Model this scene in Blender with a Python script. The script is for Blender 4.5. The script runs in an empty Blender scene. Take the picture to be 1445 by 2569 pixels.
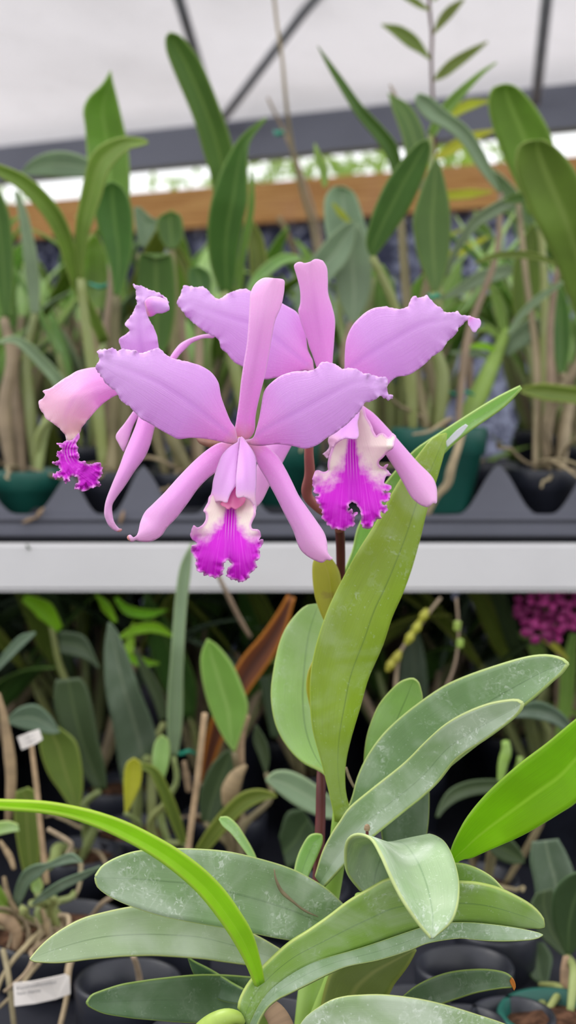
import bpy, bmesh, math, random
import numpy as np
from mathutils import Vector, Matrix, noise
from mathutils.geometry import delaunay_2d_cdt
random.seed(7); rng = np.random.default_rng(7)
S = bpy.context.scene; C = S.collection
W, HH, F = 1445.0, 2569.0, 3400.0
PITCH = math.atan((1284.5 - 980) / F)
CZ = 1.2                                             # camera height above the floor
cp, sp_ = math.cos(PITCH), math.sin(PITCH)

def ray(px, py):
    a = (px - W / 2) / F; b = (HH / 2 - py) / F
    return Vector((a, cp + b * sp_, -sp_ + b * cp))
def P(px, py, Y):                                    # pixel + distance in front of the camera -> point
    r = ray(px, py); t = Y / r.y
    return Vector((r.x * t, Y, CZ + r.z * t))
def PZ(px, py, z):
    r = ray(px, py); t = (z - CZ) / r.z
    return Vector((r.x * t, r.y * t, z))

# ------------------------------------------------------------------ objects
OFF = {}
def tag(o, label=None, cat=None, group=None, kind=None):
    if label: o['label'] = label
    if cat: o['category'] = cat
    if group: o['group'] = group
    if kind: o['kind'] = kind
    return o
def empty(name, loc, label, cat, group=None):
    o = bpy.data.objects.new(name, None); C.objects.link(o); o.location = loc
    o.empty_display_size = .02; OFF[o] = Vector(loc)
    return tag(o, label, cat, group)
def mesh(name, verts, faces, mat, parent=None, attrs=None, thick=0, smooth=True, sub=0):
    off = OFF[parent] if parent else Vector((0, 0, 0))
    m = bpy.data.meshes.new(name)
    m.from_pydata([(v[0] - off.x, v[1] - off.y, v[2] - off.z) for v in verts], [], faces)
    m.validate(); m.update()
    if attrs:
        for k, a in attrs.items():
            at = m.attributes.new(k, 'FLOAT', 'POINT'); at.data.foreach_set('value', np.asarray(a, dtype=np.float32))
    if smooth: m.polygons.foreach_set('use_smooth', [True] * len(m.polygons))
    m.materials.append(mat)
    o = bpy.data.objects.new(name, m); C.objects.link(o)
    if parent: o.parent = parent
    OFF[o] = off
    if sub:
        s = o.modifiers.new('sub', 'SUBSURF'); s.levels = s.render_levels = sub
    if thick:
        s = o.modifiers.new('solid', 'SOLIDIFY'); s.thickness = thick; s.offset = 0
    return o
def cr(pts, n):
    p = np.asarray(pts, float)
    if p.ndim == 1: p = p[:, None]
    if len(p) == 2: t = np.linspace(0, 1, n)[:, None]; return p[0] * (1 - t) + p[1] * t
    q = np.vstack([2 * p[0] - p[1], p, 2 * p[-1] - p[-2]]); out = []
    for i in range(1, len(q) - 2):
        a, b, c, d = q[i - 1], q[i], q[i + 1], q[i + 2]
        for t in np.linspace(0, 1, 12, endpoint=False):
            out.append(.5 * ((2 * b) + (c - a) * t + (2 * a - 5 * b + 4 * c - d) * t * t + (3 * b - a - 3 * c + d) * t ** 3))
    out.append(q[-2]); out = np.array(out)
    s = np.r_[0, np.cumsum(np.linalg.norm(np.diff(out, axis=0), axis=1))]
    if s[-1] == 0: return np.repeat(out[:1], n, 0)
    u = np.linspace(0, s[-1], n)
    return np.stack([np.interp(u, s, out[:, k]) for k in range(out.shape[1])], 1)
def interp(Y, n):
    Y = np.atleast_1d(np.asarray(Y, float))
    if len(Y) == 1: return np.full(n, Y[0])
    x = np.linspace(0, 1, len(Y)); return np.interp(np.linspace(0, 1, n), x, Y)
def grid_faces(n, k):
    return [(i * k + j, i * k + j + 1, (i + 1) * k + j + 1, (i + 1) * k + j) for i in range(n - 1) for j in range(k - 1)]
def leaf(parent, mat, L, R, Y, fold=.12, tilt=0., frac=.5, M=None, n=30, k=9, th=.0011, wav=.0, name='leaf', label=None):
    # both edges run base/tip the same way; the midrib lies `fold` of the width behind the edges
    L = cr(L, n); R = cr(R, n); Yr = interp(Y, n)
    Mi = cr(M, n) if M is not None else L * (1 - frac) + R * frac
    vs = []; u = []; q = []; mm = []; ph = random.random() * 6
    for i in range(n):
        w = np.linalg.norm(L[i] - R[i]) / F * Yr[i]
        for j in range(k):
            v = -1 + 2 * j / (k - 1)
            p = Mi[i] + ((L[i] if v < 0 else R[i]) - Mi[i]) * abs(v)
            y = Yr[i] + fold * w * (1 - abs(v) ** 1.25) + tilt * w * v * .5 + wav * w * abs(v) * math.sin(i / n * 9 + ph + (2 if v > 0 else 0))
            vs.append(P(p[0], p[1], y)); u.append(i / (n - 1)); q.append(v)
            mm.append((1 - abs(v)) * w * 5)
    o = mesh(name, vs, grid_faces(n, k), mat, parent, dict(u=u, q=q, m=mm), th)
    if label: o['label'] = label
    return o
def sleaf(parent, mat, sp, wd, Y, **kw):             # spine + widths, all in photo coordinates at distance Y
    s = cr(sp, 24); w = interp(wd, 24)
    t = np.gradient(s, axis=0); t /= np.linalg.norm(t, axis=1)[:, None] + 1e-9
    nn = np.stack([-t[:, 1], t[:, 0]], 1)
    return leaf(parent, mat, s + nn * w[:, None] / 2, s - nn * w[:, None] / 2, Y, **kw)
def gridleaf(parent, mat, rows, th=.0012, n=34, name='leaf'):
    # rows of (x, y, Y) triples across the blade
    A = [cr([r[j] for r in rows], n) for j in range(len(rows[0]))]; k = 11; vs = []; u = []; q = []; mm = []
    for i in range(n):
        row = cr([a[i] for a in A], k)
        w = np.linalg.norm(row[0][:2] - row[-1][:2]) / F * .6
        for j in range(k):
            v = -1 + 2 * j / (k - 1)
            vs.append(P(*row[j])); u.append(i / (n - 1)); q.append(v); mm.append((1 - abs(v)) * w * 5)
    return mesh(name, vs, grid_faces(n, k), mat, parent, dict(u=u, q=q, m=mm), th)
def tube(parent, mat, pts, rad, name='stem', n=None, k=14, caps=True):
    n = n or max(8, 5 * len(pts)); p = cr([tuple(a) for a in pts], n); r = interp(rad, n)
    t = np.gradient(p, axis=0); t /= np.linalg.norm(t, axis=1)[:, None] + 1e-12
    up = np.array([0, 0, 1.]) if abs(t[0][2]) < .9 else np.array([1., 0, 0]); vs = []
    a = np.cross(t[0], up); a /= np.linalg.norm(a)
    for i in range(n):
        a = a - t[i] * np.dot(a, t[i]); a /= np.linalg.norm(a); b = np.cross(t[i], a)
        for j in range(k):
            th = 2 * math.pi * j / k
            vs.append(p[i] + (a * math.cos(th) + b * math.sin(th)) * r[i])
    fs = [(i * k + j, i * k + (j + 1) % k, (i + 1) * k + (j + 1) % k, (i + 1) * k + j) for i in range(n - 1) for j in range(k)]
    if caps:
        vs.append(p[0] - t[0] * r[0] * .4); vs.append(p[-1] + t[-1] * r[-1] * .6); e = len(vs)
        fs += [(e - 2, (j + 1) % k, j) for j in range(k)] + [(e - 1, (n - 1) * k + j, (n - 1) * k + (j + 1) % k) for j in range(k)]
    u = np.repeat(np.linspace(0, 1, n), k).tolist(); q = [0] * (n * k)
    if caps: u += [0, 1]; q += [0, 0]
    return mesh(name, vs, fs, mat, parent, dict(u=u, q=q, m=[1.] * len(vs)))
def ptube(parent, mat, pts, rpx, Y, name='stem', **kw):   # photo coordinates, radius in photo pixels
    Ys = interp(Y, len(pts)); rr = interp(rpx, len(pts))
    return tube(parent, mat, [P(a[0], a[1], y) for a, y in zip(pts, Ys)], [r / F * y for r, y in zip(rr, Ys)], name, **kw)
def box(parent, mat, lo, hi, name, bev=.002):
    bm = bmesh.new(); bmesh.ops.create_cube(bm, size=1)
    lo = Vector(lo); hi = Vector(hi)
    for v in bm.verts: v.co = Vector(((lo[i] + hi[i]) / 2 + v.co[i] * (hi[i] - lo[i]) for i in range(3)))
    if bev: bmesh.ops.bevel(bm, geom=bm.edges[:], offset=bev, segments=2, affect='EDGES')
    vs = [v.co.copy() for v in bm.verts]; fs = [[v.index for v in f.verts] for f in bm.faces]; bm.free()
    return mesh(name, vs, fs, mat, parent, smooth=False)
def lathe(parent, mat, c, prof, name, k=48):
    prof = [tuple(a) for a in prof]; vs = []; n = len(prof)
    for r, z in prof:
        for j in range(k):
            a = 2 * math.pi * j / k; vs.append((c[0] + r * math.cos(a), c[1] + r * math.sin(a), c[2] + z))
    fs = [(i * k + j, i * k + (j + 1) % k, (i + 1) * k + (j + 1) % k, (i + 1) * k + j) for i in range(n - 1) for j in range(k)]
    return mesh(name, vs, fs, mat, parent)

# ------------------------------------------------------------------ patches cut from an outline
def patch(parent, mat, outline, axis, Y, name='petal', cup=0., rib=0., ruf=0., lam=40., rufw=.10, jit=0., sp=6., th=.0004,
          rufu=(0, 1), shape=None, tilt=0., label=None, fold=0.):
    o = np.asarray(outline, float); N = len(o)
    per = np.linalg.norm(np.roll(o, -1, 0) - o, axis=1).sum()
    n = int(per / (sp * .6)); q = np.vstack([o, o[:1]]); ext = np.vstack([o[-1:], o, o[:2]]); out = []
    for i in range(1, len(ext) - 2):
        a, b, c, d = ext[i - 1], ext[i], ext[i + 1], ext[i + 2]
        m = max(2, int(np.linalg.norm(c - b) / (sp * .5)))
        for t in np.linspace(0, 1, m, endpoint=False):
            out.append(.5 * (2 * b + (c - a) * t + (2 * a - 5 * b + 4 * c - d) * t * t + (3 * b - a - 3 * c + d) * t ** 3))
    out = np.array(out); arc = np.r_[0, np.cumsum(np.linalg.norm(np.diff(out, axis=0), axis=1))]
    ax = cr(axis, 60); axd = np.gradient(ax, axis=0); axd /= np.linalg.norm(axd, axis=1)[:, None]
    if jit:
        tn = np.roll(out, -1, 0) - np.roll(out, 1, 0); tn /= np.linalg.norm(tn, axis=1)[:, None] + 1e-9
        nn = np.stack([tn[:, 1], -tn[:, 0]], 1)
        d = np.array([noise.noise((a / 7., 3.1, 0)) + .6 * noise.noise((a / 16., 9.1, 0)) for a in arc])
        ua = np.array([np.argmin(((ax - p) ** 2).sum(1)) / 59 for p in out])
        out = out + nn * (jit * d * np.clip((ua - rufu[0]) / max(.01, rufu[1] - rufu[0]), 0, 1))[:, None]
    mn, mx = out.min(0), out.max(0); g = []
    row = 0; y = mn[1]
    X0, Y0 = out[:, 0], out[:, 1]; X1, Y1 = np.roll(X0, -1), np.roll(Y0, -1)
    while y < mx[1]:
        xs = np.arange(mn[0] + (row % 2) * sp / 2, mx[0], sp)
        c = (Y0 > y) != (Y1 > y)
        xi = X0[c] + (y - Y0[c]) / (Y1[c] - Y0[c]) * (X1[c] - X0[c])
        for x in xs:
            if (xi > x).sum() % 2: g.append((x, y))
        y += sp * .87; row += 1
    g = np.array(g)
    dd = np.sqrt(((g[:, None] - out[None]) ** 2).sum(2)).min(1); g = g[dd > sp * .55]
    pts = np.vstack([out, g]); no = len(out)
    r = delaunay_2d_cdt([Vector(p) for p in pts], [], [list(range(no))], 1, 1e-4)
    V = np.array([tuple(v) for v in r[0]]); fs = [tuple(f) for f in r[2]]
    D = np.sqrt(((V[:, None] - out[None]) ** 2).sum(2)); near = D.argmin(1); md = D.min(1) / 100; arcv = arc[near]
    A = ((V[:, None] - ax[None]) ** 2).sum(2); ai = A.argmin(1)
    rel = V - ax[ai]; st_ = np.linalg.norm(ax[1] - ax[0]); u = np.clip((ai + (rel * axd[ai]).sum(1) / st_) / 59., 0, 1); v = (axd[ai, 0] * rel[:, 1] - axd[ai, 1] * rel[:, 0]) / 100
    qq = v / (abs(v) + md + 1e-4)
    _y = np.atleast_1d(Y); _yc = cr(np.stack([np.linspace(0, 1, len(_y)), _y], 1), 60) if len(_y) > 1 else None
    Yb = np.interp(u, _yc[:, 0], _yc[:, 1]) if _yc is not None else np.full(len(u), _y[0])
    rs = np.clip((u - rufu[0]) / max(.01, rufu[1] - rufu[0]), 0, 1)
    wv = np.array([1.6 * noise.noise((a / lam * 1.6, 5, lam)) + .9 * noise.noise((a / lam * 4.1, 2, lam)) + .35 * math.sin(2 * math.pi * a / lam + 4 * noise.noise((a / lam / 2, 8, 0))) for a in arcv])
    half = abs(v) + md
    y = Yb + cup * (qq ** 2) * np.minimum(half, 1) * .02 - .22 * rib * np.exp(-(v / .10) ** 2) + ruf * rs * np.exp(-md / rufw) * wv + tilt * v * .02
    y += fold * abs(v) * .02
    if shape is not None: y = y + np.array([shape(a, b) for a, b in V])
    vs = [P(a, b, c) for (a, b), c in zip(V, y)]
    ob = mesh(name, vs, fs, mat, parent, dict(u=u, q=qq, m=md, v=v), th)
    if label: ob['label'] = label
    return ob

# ------------------------------------------------------------------ materials
class N:
    def __init__(s, name):
        s.m = bpy.data.materials.new(name); s.m.use_nodes = True; s.t = s.m.node_tree; s.t.nodes.clear()
        s.out = s.t.nodes.new('ShaderNodeOutputMaterial')
    def n(s, ty, **kw):
        x = s.t.nodes.new(ty)
        for k, v in kw.items(): setattr(x, k, v)
        return x
    def put(s, sock, v):
        if isinstance(v, bpy.types.NodeSocket): s.t.links.new(v, sock)
        elif v is not None:
            if hasattr(sock.default_value, '__len__') and len(sock.default_value) == 4 and len(v) == 3: v = (*v, 1)
            sock.default_value = v
    def attr(s, a): return s.n('ShaderNodeAttribute', attribute_name=a).outputs['Fac']
    def math(s, op, a, b=0., c=None, clamp=False):
        x = s.n('ShaderNodeMath', operation=op, use_clamp=clamp); s.put(x.inputs[0], a); s.put(x.inputs[1], b)
        if c is not None: s.put(x.inputs[2], c)
        return x.outputs[0]
    def mix(s, f, a, b, bt='MIX'):
        x = s.n('ShaderNodeMixRGB', blend_type=bt); s.put(x.inputs[0], f); s.put(x.inputs[1], a); s.put(x.inputs[2], b); return x.outputs[0]
    def ss(s, v, lo, hi):
        x = s.n('ShaderNodeMapRange', interpolation_type='SMOOTHSTEP'); s.put(x.inputs[0], v)
        x.inputs[1].default_value = lo; x.inputs[2].default_value = hi; return x.outputs[0]
    def ramp(s, v, st):
        x = s.n('ShaderNodeValToRGB'); s.put(x.inputs[0], v); e = x.color_ramp.elements
        while len(e) < len(st): e.new(.5)
        for el, (p, c) in zip(e, st): el.position = p; el.color = (*c, 1)
        return x.outputs[0]
    def vec(s, a, b, c=0.):
        x = s.n('ShaderNodeCombineXYZ'); s.put(x.inputs[0], a); s.put(x.inputs[1], b); s.put(x.inputs[2], c); return x.outputs[0]
    def noise(s, vec, scale, detail=2, dist=0.):
        x = s.n('ShaderNodeTexNoise'); s.put(x.inputs['Vector'], vec); x.inputs['Scale'].default_value = scale
        x.inputs['Detail'].default_value = detail; x.inputs['Distortion'].default_value = dist; return x.outputs['Fac']
    def obj(s): return s.n('ShaderNodeTexCoord').outputs['Object']
    def rnd(s): return s.n('ShaderNodeObjectInfo').outputs['Random']
    def hsv(s, c, h=.5, sa=1., v=1.):
        x = s.n('ShaderNodeHueSaturation'); s.put(x.inputs['Hue'], h); s.put(x.inputs['Saturation'], sa); s.put(x.inputs['Value'], v); s.put(x.inputs['Color'], c); return x.outputs[0]
    def bump(s, h, st=.3, d=.001):
        x = s.n('ShaderNodeBump'); s.put(x.inputs['Height'], h); x.inputs['Strength'].default_value = st; x.inputs['Distance'].default_value = d; return x.outputs[0]
    def bsdf(s, col, rough=.5, spec=.5, nor=None, trans=0., tcol=None, metal=0., sheen=0.):
        b = s.n('ShaderNodeBsdfPrincipled'); s.put(b.inputs['Base Color'], col); s.put(b.inputs['Roughness'], rough)
        b.inputs['Specular IOR Level'].default_value = spec; b.inputs['Metallic'].default_value = metal
        b.inputs['Sheen Weight'].default_value = sheen
        if nor: s.put(b.inputs['Normal'], nor)
        o = b.outputs[0]
        if trans:
            t = s.n('ShaderNodeBsdfTranslucent'); s.put(t.inputs[0], tcol if tcol is not None else col)
            mx = s.n('ShaderNodeMixShader'); mx.inputs[0].default_value = trans
            s.t.links.new(o, mx.inputs[1]); s.t.links.new(t.outputs[0], mx.inputs[2]); o = mx.outputs[0]
        s.t.links.new(o, s.out.inputs[0]); return s.m
def srgb(r, g, b, k=1.):
    f = lambda c: ((c / 255 + .055) / 1.055) ** 2.4 if c > 10 else c / 255 / 12.92
    return (min(1, f(r) * k), min(1, f(g) * k), min(1, f(b) * k))

def leafmat(name, col, rib=None, edge=None, trans=.2, spots=0., rough=.42, streak=.25, var=.18, tc=None, ribw=.05, brown=0., edw=.0045, spec=.5):
    n = N(name); u, q, m = n.attr('u'), n.attr('q'), n.attr('m'); o = n.obj()
    st = n.noise(n.vec(n.math('MULTIPLY', u, 2.), n.math('MULTIPLY', q, 22.)), 3., 2)
    big = n.noise(o, 22., 3)
    c = n.mix(n.ss(big, .35, .7), col, tuple(min(1, x * 1.25) for x in col))
    c = n.mix(n.math('MULTIPLY', n.ss(st, .4, .75), streak), c, tuple(x * .6 for x in col))
    if rib is not None:
        a = n.math('ABSOLUTE', q); c = n.mix(n.math('SUBTRACT', 1., n.ss(a, .0, ribw)), c, rib)
    if spots:
        vo = n.n('ShaderNodeTexVoronoi', feature='DISTANCE_TO_EDGE'); vd = n.n('ShaderNodeVectorMath', operation='ADD'); nz = n.n('ShaderNodeTexNoise'); n.put(nz.inputs['Vector'], o); nz.inputs['Scale'].default_value = 90; sc_ = n.n('ShaderNodeVectorMath', operation='SCALE'); n.put(sc_.inputs[0], nz.outputs['Color']); sc_.inputs['Scale'].default_value = .012; n.put(vd.inputs[0], o); n.put(vd.inputs[1], sc_.outputs[0]); n.put(vo.inputs['Vector'], vd.outputs[0]); vo.inputs['Scale'].default_value = 170
        e1 = n.math('SUBTRACT', 1., n.ss(vo.outputs[0], .0, .14))
        msk = n.ss(n.noise(o, 60., 4, .6), .50, .66)
        fine = n.ss(n.noise(o, 420., 2, 1.), .52, .72)
        s1 = n.math('MULTIPLY', n.math('MAXIMUM', n.math('MULTIPLY', e1, .22), n.math('MULTIPLY', fine, .85)), msk)
        haze = n.math('MULTIPLY', n.ss(n.noise(o, 30., 6, .8), .42, .72), .6)
        dots = n.math('MULTIPLY', n.ss(n.noise(o, 700., 1), .68, .76), .5)
        c = n.mix(n.math('MULTIPLY', n.math('MAXIMUM', n.math('ADD', s1, haze, clamp=True), dots), spots, clamp=True), c, (.74, .80, .74))
    if brown:
        b = n.math('MULTIPLY', n.ss(n.noise(o, 45., 4, 1.), .68, .74), brown); c = n.mix(b, c, (.25, .11, .05))
    if edge is not None:
        c = n.mix(n.math('MULTIPLY', n.math('SUBTRACT', 1., n.ss(m, edw * .3, edw)), .7), c, edge)
    r = n.rnd(); c = n.hsv(c, n.math('ADD', .5 - .015, n.math('MULTIPLY', r, .03)), 1., n.math('ADD', 1 - var, n.math('MULTIPLY', n.math('FRACT', n.math('MULTIPLY', r, 7.3)), 2 * var)))
    t = n.mix(1., c, tc if tc is not None else (1.25, 1.35, .45), 'MULTIPLY')
    return n.bsdf(c, rough, spec, n.bump(n.math('ADD', n.math('MULTIPLY', st, .5), n.math('MULTIPLY', n.noise(o, 300., 2), .5)), .25, .0006), trans, t)

MT = {}
MT['tall'] = leafmat('tall_leaf_underside', srgb(154, 172, 50), srgb(126, 146, 46), srgb(200, 210, 95), .35, .42, .4, .35, 0, ribw=.04)
MT['pale'] = leafmat('grey_green_leaf', srgb(134, 162, 116), srgb(114, 142, 98), srgb(200, 214, 128), .18, .75, .38, .3, .05)
MT['pale2'] = leafmat('dusty_pale_leaf', srgb(164, 186, 148), srgb(142, 168, 128), srgb(210, 220, 140), .2, .9, .4, .25, .03)
MT['round'] = leafmat('pale_round_leaf', srgb(164, 198, 120), srgb(138, 172, 104), srgb(190, 205, 120), .3, .35, .4, .25, 0)
MT['fresh'] = leafmat('bright_translucent_leaf', srgb(136, 194, 26), srgb(166, 214, 66), srgb(170, 205, 90), .4, 0, .35, .3, .0, ribw=.12)
MT['arc'] = leafmat('young_lime_leaf', srgb(150, 205, 40), srgb(170, 215, 70), srgb(190, 215, 90), .35, 0, .35, .25, .0)
MT['spring'] = leafmat('fresh_green_leaf', srgb(138, 180, 86), srgb(118, 160, 84), srgb(195, 212, 120), .25, .55, .38, .35, 0)
MT['deep'] = leafmat('deep_green_leaf', srgb(82, 112, 74), srgb(80, 110, 72), srgb(150, 175, 80), .2, .25, .38, .3, .1)
MT['dark'] = leafmat('dark_orchid_leaf', srgb(86, 122, 54), srgb(118, 150, 76), srgb(140, 168, 86), .32, 0, .42, .14, .1, ribw=.2, edw=.02)
MT['mid'] = leafmat('mid_green_leaf', srgb(122, 156, 68), srgb(152, 182, 96), srgb(172, 196, 110), .35, 0, .42, .14, .12, ribw=.2, edw=.02)
MT['grey'] = leafmat('silvery_leaf', srgb(138, 160, 128), srgb(166, 184, 152), srgb(165, 185, 145), .25, 0, .45, .14, .1, ribw=.15, edw=.02)
MT['olive'] = leafmat('olive_leaf', srgb(112, 130, 52), srgb(140, 150, 75), srgb(160, 170, 80), .35, 0, .45, .3, .15, ribw=.15, edw=.02, brown=.3)
MT['yellow'] = leafmat('yellowing_leaf', srgb(178, 182, 50), srgb(195, 195, 80), srgb(200, 200, 90), .35, 0, .45, .2, .1, brown=.3)
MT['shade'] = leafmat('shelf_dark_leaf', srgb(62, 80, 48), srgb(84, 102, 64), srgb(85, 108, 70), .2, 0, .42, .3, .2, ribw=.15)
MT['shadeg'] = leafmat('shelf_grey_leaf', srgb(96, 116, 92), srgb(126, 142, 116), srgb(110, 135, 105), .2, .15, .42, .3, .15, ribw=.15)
MT['dead'] = leafmat('dead_orange_leaf', srgb(120, 62, 38), srgb(88, 48, 40), srgb(215, 130, 40), .3, 0, .6, .6, .1, tc=(1.3, .8, .4), ribw=.6, edw=.03)
MT['bulb'] = leafmat('green_pseudobulb', srgb(150, 178, 78), None, None, .1, .1, .45, .3, .15)
MT['husk'] = leafmat('dry_husk', srgb(160, 136, 106), None, None, .2, 0, .7, .7, .25, tc=(1., .9, .7))
MT['gcane'] = leafmat('green_cane', srgb(118, 134, 70), srgb(140, 150, 90), None, .1, .1, .5, .3, .25, tc=(1, 1, 1))
MT['cane'] = leafmat('tan_cane', srgb(132, 122, 88), None, None, .05, 0, .6, .5, .35, tc=(1, 1, 1))
MT['root'] = leafmat('aerial_root', srgb(150, 134, 106), None, None, 0.05, 0, .75, .5, .25, tc=(1, 1, 1), brown=.5)
MT['redstem'] = leafmat('dark_red_stem', srgb(92, 34, 36), None, None, .05, 0, .5, .4, 0, tc=(1, 1, 1))
MT['brownstem'] = leafmat('brown_green_stem', srgb(150, 92, 78), None, None, .05, 0, .45, .4, 0, tc=(1, 1, 1))
MT['twig'] = leafmat('dry_twig', srgb(150, 132, 108), None, None, .05, 0, .7, .5, .1, tc=(1, 1, 1))

def petalmat(name, stops, ribc, veins=.10, trans=.3, edge=(.86, .62, .86), tips=None):
    n = N(name); u, q, m, v = n.attr('u'), n.attr('q'), n.attr('m'), n.attr('v'); o = n.obj()
    c = n.ramp(u, stops)
    vn = n.noise(n.vec(n.math('MULTIPLY', u, 1.2), n.math('MULTIPLY', q, 26.)), 2.2, 2, .3)
    c = n.mix(n.math('MULTIPLY', n.ss(vn, .5, .66), veins), c, tuple(x * .55 for x in stops[1][1]))
    gl = n.noise(o, 1500., 2); c = n.mix(n.math('MULTIPLY', n.ss(gl, .45, .8), .18), c, (.95, .80, .98))
    rb = n.math('SUBTRACT', 1., n.ss(n.math('ABSOLUTE', v), .0, .12))
    c = n.mix(n.math('MULTIPLY', n.math('MULTIPLY', rb, n.math('SUBTRACT', 1., n.ss(u, .6, .95))), .30), c, ribc)
    c = n.mix(n.math('MULTIPLY', n.math('SUBTRACT', 1., n.ss(m, .0, .05)), .45), c, edge)
    if tips is not None: c = n.mix(n.ss(u, .985, .999), c, tips)
    h = n.math('ADD', n.math('MULTIPLY', vn, .8), n.math('MULTIPLY', gl, .2))
    return n.bsdf(c, .48, .35, n.bump(h, .35, .0006), trans, n.mix(1., c, (1.08, .92, 1.06), 'MULTIPLY'), sheen=.15)
LIL = srgb(232, 192, 244, 1.06); 
MT['petal'] = petalmat('lilac_petal', [(0, srgb(238, 176, 190)), (.09, srgb(238, 150, 232, 1.05)), (.35, srgb(230, 176, 240, 1.06)), (1, LIL)], srgb(214, 146, 230))
SE = [(0, srgb(234, 176, 190)), (.12, srgb(240, 156, 234, 1.05)), (.5, srgb(240, 174, 238, 1.06)), (1, srgb(246, 196, 238, 1.04))]
MT['sepal'] = petalmat('pink_sepal', SE, srgb(232, 156, 230))
MT['sepalt'] = petalmat('pink_sepal_brown_tip', SE, srgb(232, 156, 230), tips=srgb(225, 160, 150))
MT['lobe'] = petalmat('lilac_lip_lobe', [(0, srgb(240, 170, 234)), (.2, srgb(236, 178, 242, 1.06)), (.85, srgb(236, 186, 242, 1.06)), (1, srgb(246, 208, 232))], srgb(214, 140, 220), .06)
MT['lobe3'] = petalmat('pink_lip_tube', [(0, srgb(240, 160, 234)), (.4, srgb(244, 170, 234, 1.05)), (.75, srgb(250, 204, 228, 1.03)), (1, srgb(252, 236, 222))], srgb(230, 150, 220), .08)
def lipmat(name, y0, y1, cream=srgb(255, 246, 234)):
    n = N(name); u, q, m, v = n.attr('u'), n.attr('q'), n.attr('m'), n.attr('v'); o = n.obj()
    ns = n.noise(o, 260., 3); fan = n.noise(n.vec(n.math('MULTIPLY', u, 1.), n.math('MULTIPLY', n.math('DIVIDE', v, n.math('ADD', u, .22)), 14.)), 2.2, 3, .5)
    lim = n.math('ADD', u, n.math('MULTIPLY', n.math('SUBTRACT', ns, .5), .28))
    lim = n.math('SUBTRACT', lim, n.math('MULTIPLY', n.ss(n.math('ABSOLUTE', v), .10, .6), .14))
    lim = n.math('ADD', lim, n.math('MULTIPLY', n.math('SUBTRACT', 1., n.ss(n.math('ABSOLUTE', v), .03, .22)), .30))
    f = n.ss(lim, y0, y1)
    mag = n.mix(n.ss(fan, .45, .75), srgb(206, 4, 206, 1.1), srgb(226, 70, 226, 1.05))
    mag = n.mix(n.math('MULTIPLY', n.math('SUBTRACT', 1., n.ss(n.math('ABSOLUTE', v), .0, .28)), .55), mag, srgb(196, 0, 200))
    c = n.mix(f, cream, mag)
    # pale keels running out of the throat
    kl = n.math('ABSOLUTE', n.math('SINE', n.math('MULTIPLY', v, 44.)))
    kf = n.math('MULTIPLY', n.ss(kl, .86, .98), n.math('MULTIPLY', n.math('SUBTRACT', 1., n.ss(n.math('ABSOLUTE', v), .10, .13)), n.math('SUBTRACT', 1., n.ss(u, .35, .62))))
    c = n.mix(n.math('MULTIPLY', kf, .7), c, srgb(240, 170, 235))
    c = n.mix(n.math('MULTIPLY', n.math('SUBTRACT', 1., n.ss(n.math('ADD', m, n.math('MULTIPLY', n.math('SUBTRACT', ns, .5), .04)), .01, .075)), .75), c, srgb(240, 168, 236))
    return n.bsdf(c, .45, .35, n.bump(n.math('ADD', fan, n.math('MULTIPLY', ns, .3)), .35, .0008), .25, n.mix(1., c, (1.05, .9, 1.05), 'MULTIPLY'), sheen=.1)
MT['lip1'] = lipmat('magenta_lip', .22, .50); MT['lip2'] = lipmat('magenta_lip_wide', .27, .55)
MT['lip3'] = lipmat('magenta_frill', -.6, -.3)
def flat(name, col, rough=.5, spec=.5, var=.08, sc=40., bump=.15, metal=0., trans=0., tcol=None):
    n = N(name); o = n.obj(); k = n.noise(o, sc, 4)
    c = n.mix(n.ss(k, .3, .7), tuple(x * (1 - var) for x in col), tuple(min(1, x * (1 + var)) for x in col))
    return n.bsdf(c, rough, spec, n.bump(n.noise(o, sc * 8, 3), bump, .001), trans, tcol, metal)
MT['column'] = flat('pink_column', srgb(226, 120, 170), .4, var=.15)
MT['greenpot'] = flat('green_plastic', srgb(24, 84, 74), .42, .4)
MT['blackpot'] = flat('black_plastic', srgb(34, 36, 46), .38, .45, .2)
MT['tray'] = flat('grey_tray_plastic', srgb(98, 99, 110), .55, .3, .06, 15)
MT['traydark'] = flat('black_tray_plastic', srgb(42, 43, 52), .45, .4, .15, 25)
MT['white'] = flat('white_painted_metal', srgb(212, 210, 212), .45, .3, .03, 12)
MT['slate'] = flat('slate_painted_steel', srgb(118, 120, 134), .5, .3, .06, 6)
MT['strut'] = flat('dull_steel', srgb(150, 152, 158), .45, .4, .1, 20)
MT['bark'] = flat('bark_mix', srgb(82, 58, 44), .9, .1, .6, 130, .9)
MT['paper'] = flat('label_plastic', srgb(236, 228, 222), .5, .3, .05, 60)
MT['ink'] = flat('label_ink', srgb(110, 108, 112), .6)
MT['bamboo'] = flat('bamboo_stick', srgb(176, 150, 118), .6, .2, .2, 60)
MT['teal'] = flat('teal_plastic_tie', srgb(20, 140, 112), .4)
MT['tape'] = flat('white_residue', srgb(222, 226, 232), .6)
MT['floor'] = flat('concrete_floor', srgb(92, 90, 84), .9, .1, .25, 5)
n = N('wood_board'); o = n.obj()
w = n.noise(n.vec(*[0, 0, 0]) if 0 else o, 3., 5, 1.2)
mp = n.n('ShaderNodeMapping'); n.put(mp.inputs[0], o); mp.inputs['Scale'].default_value = (1.5, 1.5, 40)
g = n.noise(mp.outputs[0], 4., 4, .6)
c = n.mix(n.ss(g, .35, .7), srgb(206, 158, 98), srgb(176, 124, 72)); c = n.mix(n.math('MULTIPLY', n.ss(w, .45, .7), .35), c, srgb(190, 140, 120))
MT['wood'] = n.bsdf(c, .7, .2, n.bump(g, .2))
n = N('shade_cloth'); o = n.obj()
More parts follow.
